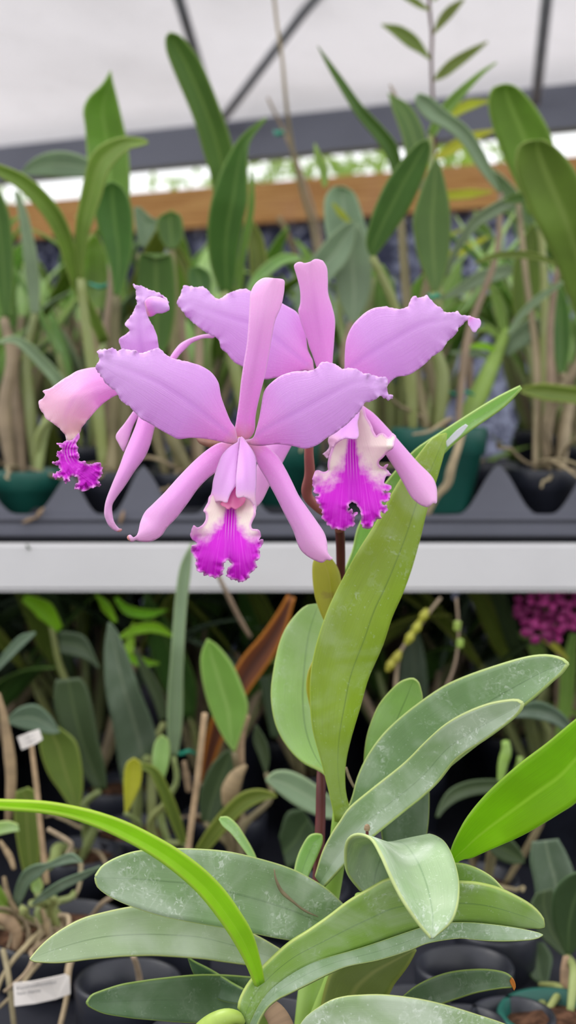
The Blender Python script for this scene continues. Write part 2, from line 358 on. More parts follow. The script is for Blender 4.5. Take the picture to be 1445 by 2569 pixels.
a = n.noise(o, 55., 3, .5); b = n.noise(o, 9., 3); b2 = n.noise(o, 1.2, 1)
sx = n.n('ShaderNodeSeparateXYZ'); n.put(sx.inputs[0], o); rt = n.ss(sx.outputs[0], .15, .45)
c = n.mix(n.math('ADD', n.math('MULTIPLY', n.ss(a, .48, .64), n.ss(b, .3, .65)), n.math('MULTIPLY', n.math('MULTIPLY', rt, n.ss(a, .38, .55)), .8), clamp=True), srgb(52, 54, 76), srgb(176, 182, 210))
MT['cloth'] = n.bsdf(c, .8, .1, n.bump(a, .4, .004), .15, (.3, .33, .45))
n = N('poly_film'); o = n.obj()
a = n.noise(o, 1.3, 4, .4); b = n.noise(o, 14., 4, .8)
c = n.mix(n.ss(a, .42, .72), (.88, .865, .88), (.79, .775, .785)); c = n.mix(n.math('MULTIPLY', n.ss(b, .5, .7), .10), c, (.7, .69, .70))  # broad darker patches paint in tree shade from outside; fine noise is dirt
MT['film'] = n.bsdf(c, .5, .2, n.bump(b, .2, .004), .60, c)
# ================================================================== the flowering plant
plant = empty('cattleya_orchid', P(650, 2569, .63) + Vector((0, 0, -.10)),
    'cattleya orchid with three lilac flowers and magenta frilled lips, in sharp focus', 'orchid')
PY = .63
# ---- leaves (left edge, right edge run from tip to base)
leaf(plant, MT['tall'],
  [(1118,1087),(1084,1100),(1048,1143),(1002,1206),(968,1265),(939,1318),(891,1395),(842,1487),(813,1555),(788,1640),(778,1720),(783,1820),(805,1905),(823,1975),(833,2020),(840,2060)],
  [(1119,1088),(1114,1129),(1104,1167),(1089,1218),(1072,1269),(1051,1356),(1030,1430),(1008,1490),(983,1545),(958,1620),(923,1700),(903,1770),(878,1855),(865,1920),(865,1980),(873,2020),(880,2065)],
  [.665,.66,.65,.645,.642,.64,.64], fold=-.14, frac=.70, n=60, k=13, th=.0016)
leaf(plant, MT['round'],
  [(1305,968),(1270,985),(1233,1005),(1181,1037),(1114,1080),(1075,1105),(1036,1134),(988,1187),(940,1250),(900,1320),(885,1380),(862,1440),(840,1520)],
  [(1308,974),(1285,1000),(1262,1022),(1230,1045),(1172,1085),(1118,1132),(1080,1180),(1040,1240),(1000,1310),(960,1380),(920,1450),(880,1520),(850,1560)],
  [.665,.672,.68,.69,.695,.70], fold=.30, frac=.62, n=50, k=11, th=.0014)
leaf(plant, MT['round'],
  [(800,1516),(770,1518),(742,1542),(716,1578),(698,1625),(685,1690),(680,1745),(688,1805),(706,1850),(735,1890),(765,1915),(800,1930),(822,1950),(836,2010)],
  [(806,1516),(828,1530),(840,1560),(850,1620),(855,1700),(855,1770),(852,1830),(850,1880),(850,1920),(850,1950),(850,1965),(850,1985),(852,2000),(852,2040)],
  [.70,.69,.68,.672,.665,.66], fold=.10, frac=.45, n=44, k=11, th=.0016)
leaf(plant, MT['yellow'], [(784,1660),(772,1690),(769,1730),(778,1775),(790,1820)], [(790,1660),(800,1690),(802,1730),(805,1775),(806,1820)], .668, fold=.1)
leaf(plant, MT['pale'],
  [(1424,1664),(1408,1651),(1368,1643),(1313,1650),(1223,1677),(1148,1705),(1098,1731),(1023,1785),(963,1840),(923,1895),(897,1950),(880,2010),(850,2070),(832,2120)],
  [(1425,1666),(1408,1690),(1388,1707),(1343,1747),(1290,1790),(1220,1850),(1150,1905),(1090,1955),(1030,2010),(980,2050),(940,2085),(905,2115),(880,2140),(860,2160)],
  [.60,.61,.625,.64,.645,.65], fold=.20, tilt=-.3, frac=.56, n=56, k=13, th=.0018)
leaf(plant, MT['pale'],
  [(1310,1763),(1299,1756),(1275,1756),(1223,1766),(1163,1790),(1113,1820),(1068,1860),(1013,1915),(938,1975),(878,2025),(853,2060),(830,2095),(808,2140),(790,2198)],
  [(1311,1766),(1306,1782),(1283,1806),(1223,1851),(1148,1902),(1098,1962),(1055,2003),(1023,2028),(963,2076),(920,2112),(873,2160),(845,2190),(825,2212),(812,2226)],
  [.575,.585,.60,.61,.615,.62], fold=.17, tilt=-.25, frac=.60, n=56, k=13, th=.0018)
leaf(plant, MT['round'],
  [(1037,1703),(1026,1703),(1003,1712),(975,1738),(950,1770),(932,1810),(920,1850),(914,1895),(912,1950)],
  [(1038,1703),(1050,1712),(1056,1730),(1060,1755),(1055,1800),(1040,1850),(1020,1890),(990,1930),(960,1980)],
  [.665,.67,.675,.68], fold=.12, frac=.5, n=36)
leaf(plant, MT['deep'], [(985,1890),(965,1950),(955,2010),(955,2070),(962,2130)], [(1060,1895),(1074,1950),(1077,2010),(1074,2070),(1064,2130)], [.675,.67,.665], fold=.1)
leaf(plant, MT['fresh'],
  [(1560,1735),(1500,1765),(1445,1805),(1373,1865),(1298,1922),(1223,1990),(1173,2050),(1146,2098),(1133,2130),(1120,2170),(1100,2215)],
  [(1565,1820),(1520,1900),(1480,1968),(1445,2013),(1398,2045),(1323,2090),(1265,2117),(1223,2135),(1185,2152),(1148,2164),(1110,2222)],
  [.515,.53,.55,.57,.59,.605,.615], fold=.20, frac=.52, n=50, k=13, th=.0018)
gridleaf(plant, MT['pale2'], [
  [(905,2235,.612),(925,2245,.618),(945,2250,.622),(958,2246,.622),(968,2238,.62)],
  [(872,2190,.600),(895,2205,.614),(935,2205,.628),(985,2195,.632),(1020,2180,.628)],
  [(866,2145,.588),(888,2150,.606),(940,2150,.630),(1010,2145,.636),(1050,2140,.628)],
  [(872,2108,.578),(895,2108,.598),(950,2118,.618),(1020,2112,.626),(1068,2112,.622)],
  [(896,2093,.568),(935,2102,.584),(990,2119,.602),(1030,2104,.612),(1075,2094,.612)],
  [(930,2104,.559),(968,2125,.574),(1010,2146,.586),(1056,2132,.592),(1112,2110,.596)],
  [(955,2145,.552),(990,2166,.564),(1028,2182,.573),(1080,2172,.576),(1136,2148,.578)],
  [(975,2190,.547),(1008,2208,.556),(1044,2220,.562),(1096,2214,.562),(1150,2198,.562)],
  [(995,2232,.544),(1026,2246,.550),(1056,2254,.553),(1102,2250,.552),(1152,2238,.549)],
  [(1018,2272,.541),(1040,2282,.545),(1065,2288,.547),(1104,2284,.545),(1146,2278,.541)],
  [(1048,2315,.540),(1060,2320,.542),(1075,2324,.542),(1100,2322,.540),(1130,2315,.538)],
  [(1080,2353,.539),(1082,2354,.539),(1084,2355,.539),(1087,2354,.538),(1090,2352,.538)]], n=60)
# the big split leaf: two halves either side of a deep fold
bigL = leaf(plant, MT['spring'],
  [(1367,2322),(1363,2303),(1338,2275),(1298,2250),(1248,2227),(1198,2215),(1150,2211),(1090,2205),(1030,2200),(973,2205),(923,2232),(873,2262),(823,2300),(773,2335),(723,2367),(665,2420),(625,2465),(603,2505),(598,2530)],
  [(1366,2324),(1358,2327),(1330,2327),(1288,2325),(1238,2320),(1190,2315),(1140,2314),(1100,2317),(1060,2326),(1000,2346),(940,2367),(880,2386),(820,2403),(760,2425),(710,2455),(672,2490),(648,2525),(632,2558),(624,2575)],
  [.575,.575,.58,.585,.585,.58,.575], fold=0, tilt=.35, n=64, k=9, th=.0018)
sub = leaf(plant, MT['pale'],
  [(1362,2345),(1350,2340),(1320,2333),(1288,2327),(1238,2320),(1190,2315),(1140,2314),(1100,2317),(1060,2326),(1000,2346),(940,2367),(880,2386),(820,2403),(760,2425),(710,2455),(672,2490),(648,2525),(632,2558),(624,2575)],
  [(1362,2347),(1353,2353),(1335,2358),(1313,2360),(1270,2362),(1223,2361),(1180,2357),(1148,2355),(1073,2367),(1023,2387),(948,2410),(873,2425),(823,2445),(773,2470),(723,2495),(700,2506),(672,2528),(652,2560),(645,2580)],
  [.566,.568,.58,.585,.585,.58,.575], fold=0, tilt=-.55, n=64, k=9, th=.0018, label='narrow lower half of the split leaf')
leaf(plant, MT['spring'], [(1268,2237),(1233,2200),(1188,2175),(1146,2165),(1090,2170),(1040,2190)], [(1270,2240),(1240,2250),(1195,2250),(1150,2245),(1100,2250),(1040,2250)], [.60,.605,.61], fold=.1)
leaf(plant, MT['pale'],
  [(240,2196),(245,2187),(260,2169),(300,2148),(350,2134),(425,2129),(500,2130),(575,2137),(650,2154),(722,2176),(773,2200),(823,2232),(863,2270),(885,2300)],
  [(239,2204),(244,2226),(275,2250),(325,2273),(400,2298),(450,2309),(500,2318),(575,2331),(650,2345),(700,2355),(760,2362),(810,2352),(850,2340),(885,2330)],
  [.565,.57,.575,.585,.60,.61,.615], M=[(239,2200),(250,2201),(300,2203),(350,2205),(420,2211),(475,2216),(525,2226),(575,2238),(650,2258),(722,2281),(770,2300),(800,2312),(840,2320),(885,2318)],
  fold=.07, tilt=-.25, n=60, k=13, th=.0018)
leaf(plant, MT['pale2'],
  [(75,2405),(100,2375),(140,2341),(200,2307),(260,2289),(335,2274),(400,2270),(480,2280),(560,2310),(640,2345),(710,2385)],
  [(76,2409),(90,2414),(150,2416),(225,2407),(300,2400),(350,2398),(400,2398),(500,2405),(560,2413),(620,2421),(700,2430)],
  [.585,.59,.60,.615,.625,.63], M=[(75,2408),(95,2398),(145,2380),(205,2362),(265,2350),(340,2345),(400,2345),(490,2350),(560,2365),(630,2385),(705,2408)],
  fold=.10, tilt=-.35, n=56, k=13, th=.0018)
leaf(plant, MT['deep'],
  [(218,2514),(226,2500),(240,2491),(300,2471),(350,2462),(400,2455),(490,2446),(560,2446),(640,2452)],
  [(218,2517),(225,2527),(260,2543),(310,2552),(350,2557),(450,2565),(505,2568),(570,2572),(640,2570)],
  [.60,.605,.615,.625,.63], fold=.08, tilt=-.25, n=50, k=11, th=.0016)
leaf(plant, MT['deep'], [(470,2400),(488,2412),(520,2428),(550,2445),(580,2464),(612,2482)], [(470,2402),(484,2440),(505,2470),(530,2495),(560,2512),(608,2520)], [.632,.63,.622], fold=.1)
leaf(plant, MT['arc'],
  [(-60,2005),(0,2007),(100,2011),(175,2022),(250,2040),(325,2067),(400,2105),(450,2135),(510,2180),(560,2230),(600,2285),(635,2345),(655,2415),(664,2460)],
  [(-60,2022),(0,2029),(100,2037),(175,2051),(250,2077),(325,2113),(390,2151),(450,2196),(500,2242),(540,2291),(575,2341),(610,2401),(630,2445),(642,2475)],
  [.49,.50,.51,.525,.54,.555,.575], fold=.25, tilt=-.3, frac=.62, n=60, k=11, th=.0016)
leaf(plant, MT['pale'],
  [(753,2572),(773,2545),(823,2512),(860,2500),(898,2496),(963,2495),(1048,2505),(1123,2522),(1198,2545),(1268,2569),(1330,2600)],
  [(740,2640),(780,2650),(823,2650),(860,2650),(898,2650),(963,2650),(1048,2655),(1123,2655),(1198,2650),(1268,2640),(1335,2605)],
  [.555,.55,.545,.545], fold=.05, tilt=-.4, n=44, k=11, th=.0018)
leaf(plant, MT['deep'],
  [(1289,2466),(1285,2452),(1263,2438),(1213,2431),(1148,2435),(1098,2447),(1048,2470),(1015,2495),(985,2525)],
  [(1289,2470),(1285,2477),(1255,2480),(1198,2490),(1155,2503),(1113,2517),(1075,2530),(1030,2540),(990,2545)],
  [.585,.59,.60,.61], M=[(1289,2469),(1278,2472),(1250,2468),(1205,2472),(1152,2485),(1105,2503),(1062,2515),(1025,2522),(988,2538)], fold=.12, tilt=-.3, n=40, k=11)
leaf(plant, MT['dead'], [(1283,2452),(1290,2460),(1294,2474),(1290,2484)], [(1279,2462),(1281,2468),(1284,2474),(1288,2483)], .584, fold=.05, label='brown shrivelled leaf tip')
leaf(plant, MT['olive'],
  [(1042,2380),(1000,2380),(940,2390),(880,2405),(835,2430),(818,2465),(806,2515),(800,2550)],
  [(1044,2384),(1025,2420),(1005,2448),(988,2470),(975,2495),(955,2520),(930,2545),(900,2570)], [.62,.615,.61,.605], fold=-.08, frac=.5, n=36)
leaf(plant, MT['round'], [(806,2094),(790,2092),(773,2100),(755,2130),(744,2160),(738,2190)], [(808,2097),(808,2115),(797,2145),(785,2172),(774,2198),(768,2212)], [.66,.66,.655], fold=.15)
leaf(plant, MT['round'], [(552,2050),(572,2050),(595,2070),(615,2100),(635,2135),(650,2170)], [(549,2056),(558,2072),(580,2092),(602,2120),(620,2145),(636,2175)], [.68,.675,.67], fold=.15)
# pseudobulbs and sheaths
ptube(plant, MT['bulb'], [(855,2030),(852,2070),(848,2120),(835,2200),(815,2300),(790,2420),(760,2600)], [20,24,26,28,30,32,26], [.645,.645,.65,.655,.66,.66,.65], 'pseudobulb')
ptube(plant, MT['bulb'], [(510,2620),(535,2580),(565,2555),(592,2552),(608,2565)], [50,44,34,22,9], [.575,.57,.568,.568,.57], 'pseudobulb')
ptube(plant, MT['bulb'], [(640,2440),(650,2480),(655,2530),(650,2600)], [10,22,34,40], [.60,.605,.61,.62], 'pseudobulb')
ptube(plant, MT['husk'], [(655,2500),(680,2530),(700,2560),(720,2620)], [12,26,32,34], [.60,.598,.595,.59], 'pseudobulb', )['label'] = 'tan papery pseudobulb'
ptube(plant, MT['bulb'], [(905,2250),(890,2300),(860,2400),(800,2560)], [16,22,26,28], [.625,.63,.635,.64], 'pseudobulb')
ptube(plant, MT['bulb'], [(990,2530),(960,2560),(930,2620)], [12,22,28], [.61,.615,.62], 'pseudobulb')
tw = ptube(plant, MT['redstem'], [(921,2100),(921,2086),(920,2074)], [4,4,3], .60, 'dry_stub')
ptube(plant, MT['husk'], [(920,2083),(921,2076),(921,2070)], [7,8,6], .599, 'dry_stub')
ptube(plant, MT['twig'], [(868,1925),(876,1950),(888,1975)], [3,4,3], .66, 'dry_stub')
leaf(plant, MT['yellow'], [(797,1392),(786,1412),(785,1450),(792,1500),(808,1545),(830,1590)], [(800,1390),(826,1398),(846,1425),(854,1455),(856,1500),(850,1590)], [.672,.67,.665], fold=-.25, frac=.6, name='flower_sheath')
# flower spike behind the tall leaf
ptube(plant, MT['redstem'], [(795,2250),(800,2150),(804,2050),(806,1950),(815,1830),(835,1680),(852,1540),(855,1443),(854,1360),(850,1310)], [14,14,13,12,12,11,11,11,12,12], [.66,.665,.67,.675,.69,.70,.70,.69,.68,.672], 'flower_stalk')
# grey film and scars on leaves
def scar(pts, r, Y, name='scar'): return ptube(plant, MT['twig'], pts, r, Y, name, k=6)
scar([(688,2180),(692,2205),(706,2235),(735,2262),(765,2285),(798,2300)], [1.5,4,5,3,3,1], [.597,.598,.601,.604,.608,.611])
scar([(362,2206),(400,2210),(440,2215),(478,2213)], [1,4,5,2], [.582,.586,.588,.590])
# white residue patch on the narrow leaf
leaf(plant, MT['tape'], [(1168,1064),(1145,1080),(1118,1108)], [(1174,1068),(1155,1092),(1122,1122)], [.669,.672], fold=0, th=.0006, name='white_patch')

# ================================================================== flowers
def flower(pts, rad, Y, label, mat='brownstem'):
    o = ptube(plant, MT[mat], pts, rad, Y, 'flower'); o['label'] = label; return o
FN = .600
f1 = flower([(606,1104),(580,1108),(545,1112),(510,1105),(500,1090)], [9,12,14,12,11], [.600,.612,.625,.64,.655], 'front flower, fully open and facing the camera')
# -- flower 1
patch(f1, MT['petal'], [(596,1102),(590,1075),(578,1056),(564,1022),(554,993),(547,959),(527,932),(496,915),(462,906),(433,899),(418,891),(399,874),(380,877),(365,884),(351,885),(336,879),(314,877),(302,877),(294,880),(283,873),(268,877),(254,876),(244,881),(246,890),(249,901),(244,912),(240,922),(254,945),(268,964),(290,981),(302,1003),(326,1020),(336,1032),(355,1051),(375,1061),(399,1076),(428,1092),(448,1101),(481,1098),(520,1101),(549,1107),(574,1113),(590,1114),(600,1108)],
  [(598,1107),(540,1060),(470,1005),(400,960),(330,930),(243,900)], [.600,.597,.592,.588,.588,.590], cup=.25, rib=-.0012, ruf=.0022, lam=36, rufw=.10, jit=4, rufu=(.35, 1), label='broad left petal', sp=5)
patch(f1, MT['petal'], [(614,1104),(634,1098),(644,1073),(651,1046),(656,1017),(663,983),(680,961),(707,942),(740,932),(779,930),(794,923),(806,910),(820,908),(833,911),(847,918),(862,926),(881,923),(895,927),(910,935),(925,938),(939,942),(950,946),(959,945),(966,947),(972,954),(971,974),(973,988),(985,991),(986,998),(975,1003),(965,998),(955,993),(944,1000),(929,1008),(915,1010),(900,1034),(871,1063),(842,1085),(818,1100),(794,1117),(765,1125),(736,1119),(697,1114),(658,1118),(636,1117),(620,1112)],
  [(612,1108),(680,1068),(750,1030),(830,985),(900,955),(975,960)], [.600,.597,.592,.588,.586,.588], cup=.25, rib=-.0012, ruf=.0022, lam=34, rufw=.10, jit=4, rufu=(.35, 1), label='broad right petal', sp=5)
patch(f1, MT['sepal'], [(600,1105),(588,1090),(593,1056),(600,1008),(605,959),(612,911),(620,862),(624,814),(627,765),(629,736),(641,712),(661,698),(685,698),(711,702),(713,720),(711,740),(704,770),(690,804),(683,838),(675,886),(666,935),(651,993),(641,1041),(639,1075),(632,1092),(618,1104)],
  [(610,1104),(622,1000),(645,880),(665,770),(688,700)], [.604,.600,.595,.592,.594], cup=.5, rib=.0006, name='sepal', label='upright top sepal', sp=5)
patch(f1, MT['sepalt'], [(594,1112),(574,1110),(549,1112),(520,1129),(486,1158),(448,1197),(414,1235),(385,1264),(365,1284),(353,1308),(346,1337),(336,1348),(327,1342),(320,1345),(320,1353),(331,1359),(341,1355),(353,1358),(371,1359),(389,1354),(406,1342),(419,1323),(443,1298),(472,1260),(496,1226),(520,1201),(545,1180),(560,1153),(576,1136),(596,1124)],
  [(594,1118),(540,1150),(470,1220),(410,1290),(380,1330),(322,1352)], [.606,.603,.597,.592,.590,.586], cup=.5, rib=.0006, name='sepal', label='lower left sepal with a curled tip', sp=5)
patch(f1, MT['sepal'], [(618,1112),(640,1110),(668,1119),(697,1146),(716,1177),(731,1206),(750,1245),(770,1274),(794,1308),(813,1337),(820,1361),(822,1384),(829,1396),(835,1400),(828,1406),(820,1404),(808,1411),(789,1405),(765,1390),(750,1371),(736,1332),(716,1293),(692,1245),(668,1201),(648,1167),(636,1135),(618,1122)],
  [(622,1117),(680,1170),(735,1270),(785,1360),(832,1402)], [.606,.603,.597,.592,.590], cup=.5, rib=.0006, name='sepal', label='lower right sepal', sp=5)
# lip of flower 1: throat and blade, then the two side lobes folded over the column
lp1 = [(530,1240),(521,1262),(511,1280),(516,1288),(517,1300),(514,1309),(507,1318),(496,1324),(491,1321),(486,1318),(482,1325),(479,1334),(477,1344),(484,1353),(493,1362),(490,1366),(482,1371),(480,1386),(484,1390),(487,1396),(494,1407),(490,1411),(488,1416),(493,1423),(497,1430),(512,1441),(530,1447),(552,1448),(559,1436),(561,1425),(562,1418),(566,1409),(572,1405),(577,1408),(581,1416),(574,1420),(572,1430),(567,1444),(584,1453),(602,1460),(616,1456),(624,1448),(629,1438),(637,1431),(645,1422),(641,1409),(647,1404),(652,1398),(651,1388),(652,1377),(656,1370),(660,1364),(659,1353),(650,1355),(654,1346),(653,1335),(646,1328),(633,1326),(630,1317),(634,1306),(640,1294),(641,1285),(640,1272),(634,1255),(620,1240),(575,1225)]
patch(f1, MT['lip1'], lp1, [(582,1225),(578,1300),(574,1380),(570,1460)], [.592,.578,.566,.560,.562], name='lip', ruf=.0030, lam=30, rufw=.10, jit=5, rufu=(.42, .7), sp=4,
  shape=lambda x, y: -.009 * min(1.6, (abs(x - 577) / 55) ** 1.6) * max(0, min(1, (1345 - y) / 60)) + .004 * max(0, (abs(x - 572) - 40) / 40) * max(0, min(1, (y - 1340) / 40)), label='magenta frilled lip with a cream throat')
def lobeshape(x0, w, k): return lambda x, y: k * min(1.6, (abs(x - x0) / w)) ** 2
patch(f1, MT['lobe'], [(603,1097),(597,1100),(595,1109),(583,1117),(570,1127),(557,1143),(548,1164),(541,1186),(535,1208),(532,1231),(525,1254),(517,1269),(511,1281),(515,1275),(521,1270),(534,1262),(548,1257),(557,1258),(564,1261),(570,1260),(573,1251),(580,1235),(589,1222),(593,1215),(595,1186),(598,1150),(601,1119),(604,1105)],
  [(602,1098),(580,1150),(562,1205),(545,1262)], [.590,.580,.572,.567], name='lip_lobe', shape=lobeshape(596, 60, .013), sp=4, label='left side lobe folded over the column')
patch(f1, MT['lobe'], [(603,1097),(610,1098),(620,1112),(631,1127),(638,1140),(642,1155),(643,1186),(642,1222),(640,1250),(643,1272),(641,1281),(638,1271),(631,1260),(622,1251),(611,1247),(597,1249),(592,1241),(592,1225),(592,1205),(595,1170),(598,1140),(601,1115)],
  [(604,1098),(615,1150),(618,1200),(618,1250)], [.589,.578,.570,.567], name='lip_lobe', shape=lobeshape(600, 60, .013), sp=4, label='right side lobe folded over the column')
ptube(f1, MT['column'], [(603,1125),(597,1180),(590,1235),(582,1262)], [10,13,16,15], [.588,.582,.578,.576], 'column')
patch(f1, MT['column'], [(556,1262),(557,1268),(566,1273),(573,1278),(580,1273),(590,1278),(598,1274),(608,1266),(614,1252),(605,1244),(590,1225),(575,1245)], [(590,1225),(582,1278)], [.576,.572], name='anther', shape=lobeshape(585, 30, .004), sp=3, th=.001)
# -- flower 2 (right, behind)
f2 = flower([(815,960),(800,1020),(782,1080),(775,1130),(777,1190),(770,1240),(800,1275),(840,1300),(852,1330)], [13,13,12,11,13,14,12,12,12], [.642,.65,.652,.652,.655,.66,.664,.668,.672], 'right-hand flower standing behind the front one')
patch(f2, MT['sepal'], [(815,950),(803,938),(796,925),(784,890),(776,870),(770,848),(757,814),(749,782),(752,768),(754,756),(753,727),(745,693),(738,668),(745,659),(755,657),(765,660),(779,656),(787,651),(796,650),(804,652),(811,656),(820,673),(822,702),(823,736),(833,770),(840,804),(838,853),(835,891),(833,918),(828,950)],
  [(822,950),(805,850),(790,760),(780,655)], [.645,.643,.638,.634], cup=.4, rib=.0006, name='sepal', label='upright top sepal', sp=5)
patch(f2, MT['petal'], [(835,955),(858,948),(864,925),(865,891),(869,853),(881,823),(900,799),(929,777),(963,769),(983,773),(1002,775),(1022,770),(1031,751),(1041,742),(1048,747),(1055,746),(1064,745),(1072,741),(1078,748),(1084,756),(1092,764),(1104,770),(1114,782),(1130,784),(1147,782),(1157,790),(1181,794),(1178,802),(1168,806),(1160,816),(1152,820),(1143,838),(1132,848),(1123,857),(1109,877),(1084,896),(1060,918),(1026,940),(997,945),(983,954),(973,965),(958,975),(920,985),(870,985),(838,972)],
  [(835,962),(900,905),(970,860),(1050,815),(1120,800),(1180,798)], [.643,.640,.636,.633,.634], cup=.25, rib=-.0012, ruf=.0020, lam=42, rufw=.10, jit=3.5, rufu=(.3, 1), label='broad right petal', sp=5)
patch(f2, MT['petal'], [(1176,797),(1184,795),(1195,799),(1203,800),(1207,809),(1204,820),(1199,825),(1194,833),(1186,833),(1180,822),(1174,813)], [(1176,800),(1196,828)], [.633,.630], jit=1, sp=4, label='curled petal tip')
patch(f2, MT['petal'], [(800,948),(788,925),(785,905),(779,893),(772,877),(769,855),(767,838),(760,809),(752,794),(740,780),(714,765),(690,752),(665,742),(640,736),(628,730),(617,725),(598,727),(584,731),(574,736),(560,744),(549,751),(537,744),(525,734),(518,724),(506,719),(494,721),(481,719),(470,716),(460,717),(456,728),(452,741),(445,755),(446,764),(457,780),(466,792),(477,802),(496,819),(510,830),(525,838),(540,845),(549,853),(554,872),(569,886),(588,908),(610,920),(640,938),(663,951),(690,948),(711,945),(750,932),(775,932)],
  [(797,938),(730,880),(650,820),(560,790),(446,752)], [.645,.648,.648,.648,.652], cup=.25, rib=-.0012, ruf=.0020, lam=42, rufw=.10, jit=3.5, rufu=(.3, 1), label='broad left petal', sp=5)
patch(f2, MT['sepal'], [(850,960),(880,985),(910,1017),(939,1039),(978,1080),(1012,1119),(1046,1158),(1080,1192),(1092,1213),(1096,1235),(1095,1262),(1087,1262),(1080,1268),(1070,1272),(1051,1264),(1031,1245),(1012,1211),(992,1177),(973,1148),(955,1118),(930,1080),(890,1040),(855,1000)],
  [(855,975),(940,1070),(1010,1160),(1082,1262)], [.645,.640,.632,.625], cup=.5, rib=.0006, name='sepal', label='lower right sepal', sp=5)
patch(f2, MT['sepal'], [(810,980),(790,980),(765,1020),(740,1050),(700,1090),(665,1120),(650,1150),(640,1190),(634,1230),(636,1255),(641,1272),(658,1255),(675,1221),(694,1190),(709,1160),(728,1124),(750,1085),(775,1045),(805,1010)],
  [(805,990),(730,1085),(680,1160),(641,1268)], [.645,.640,.632,.628], cup=.4, rib=.0006, name='sepal', label='lower left sepal, mostly hidden', sp=5)
lp2 = [(850,1060),(838,1108),(825,1149),(822,1168),(822,1180),(812,1184),(800,1180),(792,1181),(787,1190),(784,1200),(785,1210),(784,1218),(788,1226),(786,1234),(794,1238),(800,1242),(791,1246),(795,1255),(797,1264),(803,1272),(807,1281),(808,1291),(809,1301),(815,1308),(820,1315),(828,1322),(835,1328),(845,1328),(855,1330),(864,1330),(872,1326),(882,1322),(890,1314),(890,1304),(891,1294),(896,1286),(890,1285),(884,1289),(885,1281),(881,1277),(874,1282),(874,1272),(878,1265),(883,1260),(889,1262),(894,1267),(903,1281),(907,1299),(906,1314),(910,1322),(916,1327),(929,1325),(936,1320),(938,1309),(947,1302),(957,1300),(955,1290),(957,1283),(964,1288),(970,1279),(971,1269),(962,1268),(957,1259),(962,1260),(970,1258),(977,1252),(980,1245),(979,1237),(966,1236),(963,1231),(972,1232),(980,1229),(982,1220),(974,1216),(964,1213),(966,1203),(969,1195),(976,1194),(981,1191),(975,1182),(969,1176),(972,1170),(974,1165),(966,1167),(961,1172),(952,1167),(951,1158),(962,1147),(974,1133),(986,1124),(991,1108),(994,1096),(989,1090),(984,1087),(979,1094),(974,1097),(966,1090),(959,1086),(950,1089),(944,1093),(936,1080),(934,1072),(926,1056),(919,1045),(909,1016),(895,1030)]
patch(f2, MT['lip2'], lp2, [(885,1040),(882,1120),(884,1200),(886,1330)], [.640,.634,.625,.618,.612,.612], name='lip', ruf=.0028, lam=30, rufw=.09, jit=4, rufu=(.45, .7), sp=4,
  shape=lambda x, y: -.012 * min(1.8, (abs(x - 884) / 60) ** 1.5) * max(0, min(1, (1180 - y) / 60)) + .003 * max(0, (abs(x - 884) - 50) / 50) * max(0, min(1, (y - 1170) / 40)), label='wide magenta frilled lip with a cream throat')
patch(f2, MT['lobe'], [(902,1028),(900,1048),(897,1062),(899,1078),(900,1090),(898,1098),(894,1102),(880,1100),(868,1100),(858,1103),(845,1112),(838,1120),(832,1130),(825,1142),(820,1150),(813,1142),(810,1139),(819,1132),(826,1122),(824,1108),(826,1090),(828,1060),(845,1030),(870,1010),(895,1005)],
  [(895,1010),(870,1060),(850,1105)], [.640,.626,.612], name='lip_lobe', shape=lobeshape(896, 60, .010), sp=4, ruf=.001, rufu=(.5, 1), lam=24, jit=2, label='left side lobe')
# -- flower 3 (left, seen from the side)
f3 = flower([(412,960),(440,985),(470,1020),(492,1060),(508,1092),(520,1110)], [9,10,11,12,12,12], [.632,.636,.642,.648,.654,.66], 'left-hand flower turned sideways to the left')
patch(f3, MT['petal'], [(400,965),(402,920),(404,892),(399,875),(396,858),(394,844),(388,828),(381,814),(374,800),(370,792),(366,770),(364,757),(372,748),(386,745),(404,748),(420,758),(423,758),(411,743),(400,736),(384,730),(370,724),(358,719),(346,715),(335,712),(338,722),(341,735),(343,758),(338,775),(330,791),(322,800),(313,815),(320,822),(325,830),(314,840),(304,846),(298,853),(301,864),(305,876),(318,910),(345,950),(375,975)],
  [(390,970),(360,900),(350,820),(352,760),(345,715)], [.640,.634,.630,.632,.636], cup=.3, rib=-.0015, ruf=.003, lam=40, rufw=.12, jit=4, rufu=(.3, 1), label='upright crumpled petal', sp=5)
patch(f3, MT['petal'], [(364,757),(372,747),(386,744),(404,747),(420,756),(425,768),(424,776),(414,783),(405,786),(394,786),(386,791),(377,794),(370,790),(366,774)], [(368,775),(395,765),(424,770)], [.628,.622,.620], jit=2, sp=4, cup=.6, label='folded-over petal tip')
patch(f3, MT['sepal'], [(404,945),(414,920),(428,894),(448,867),(465,855),(481,848),(500,842),(515,839),(530,839),(540,843),(534,848),(522,848),(508,849),(496,853),(480,861),(467,873),(452,888),(443,900),(428,925),(416,950)], [(410,948),(436,897),(476,855),(538,843)], [.640,.645,.65,.655], name='sepal', cup=.8, sp=4, label='top sepal arching to the right')
patch(f3, MT['sepalt'], [(395,970),(370,1000),(352,1035),(340,1070),(330,1095),(313,1135),(298,1176),(280,1219),(266,1257),(262,1287),(266,1303),(272,1316),(280,1325),(288,1331),(298,1334),(305,1332),(305,1327),(298,1325),(290,1316),(285,1305),(282,1292),(281,1269),(290,1251),(313,1219),(338,1181),(361,1150),(376,1117),(387,1074),(396,1040),(406,1000),(408,975)],
  [(402,975),(370,1060),(340,1140),(300,1215),(272,1280),(302,1331)], [.636,.628,.620,.616,.614,.612], name='sepal', cup=.9, rib=.0004, sp=5, label='long drooping sepal with a hooked tip')
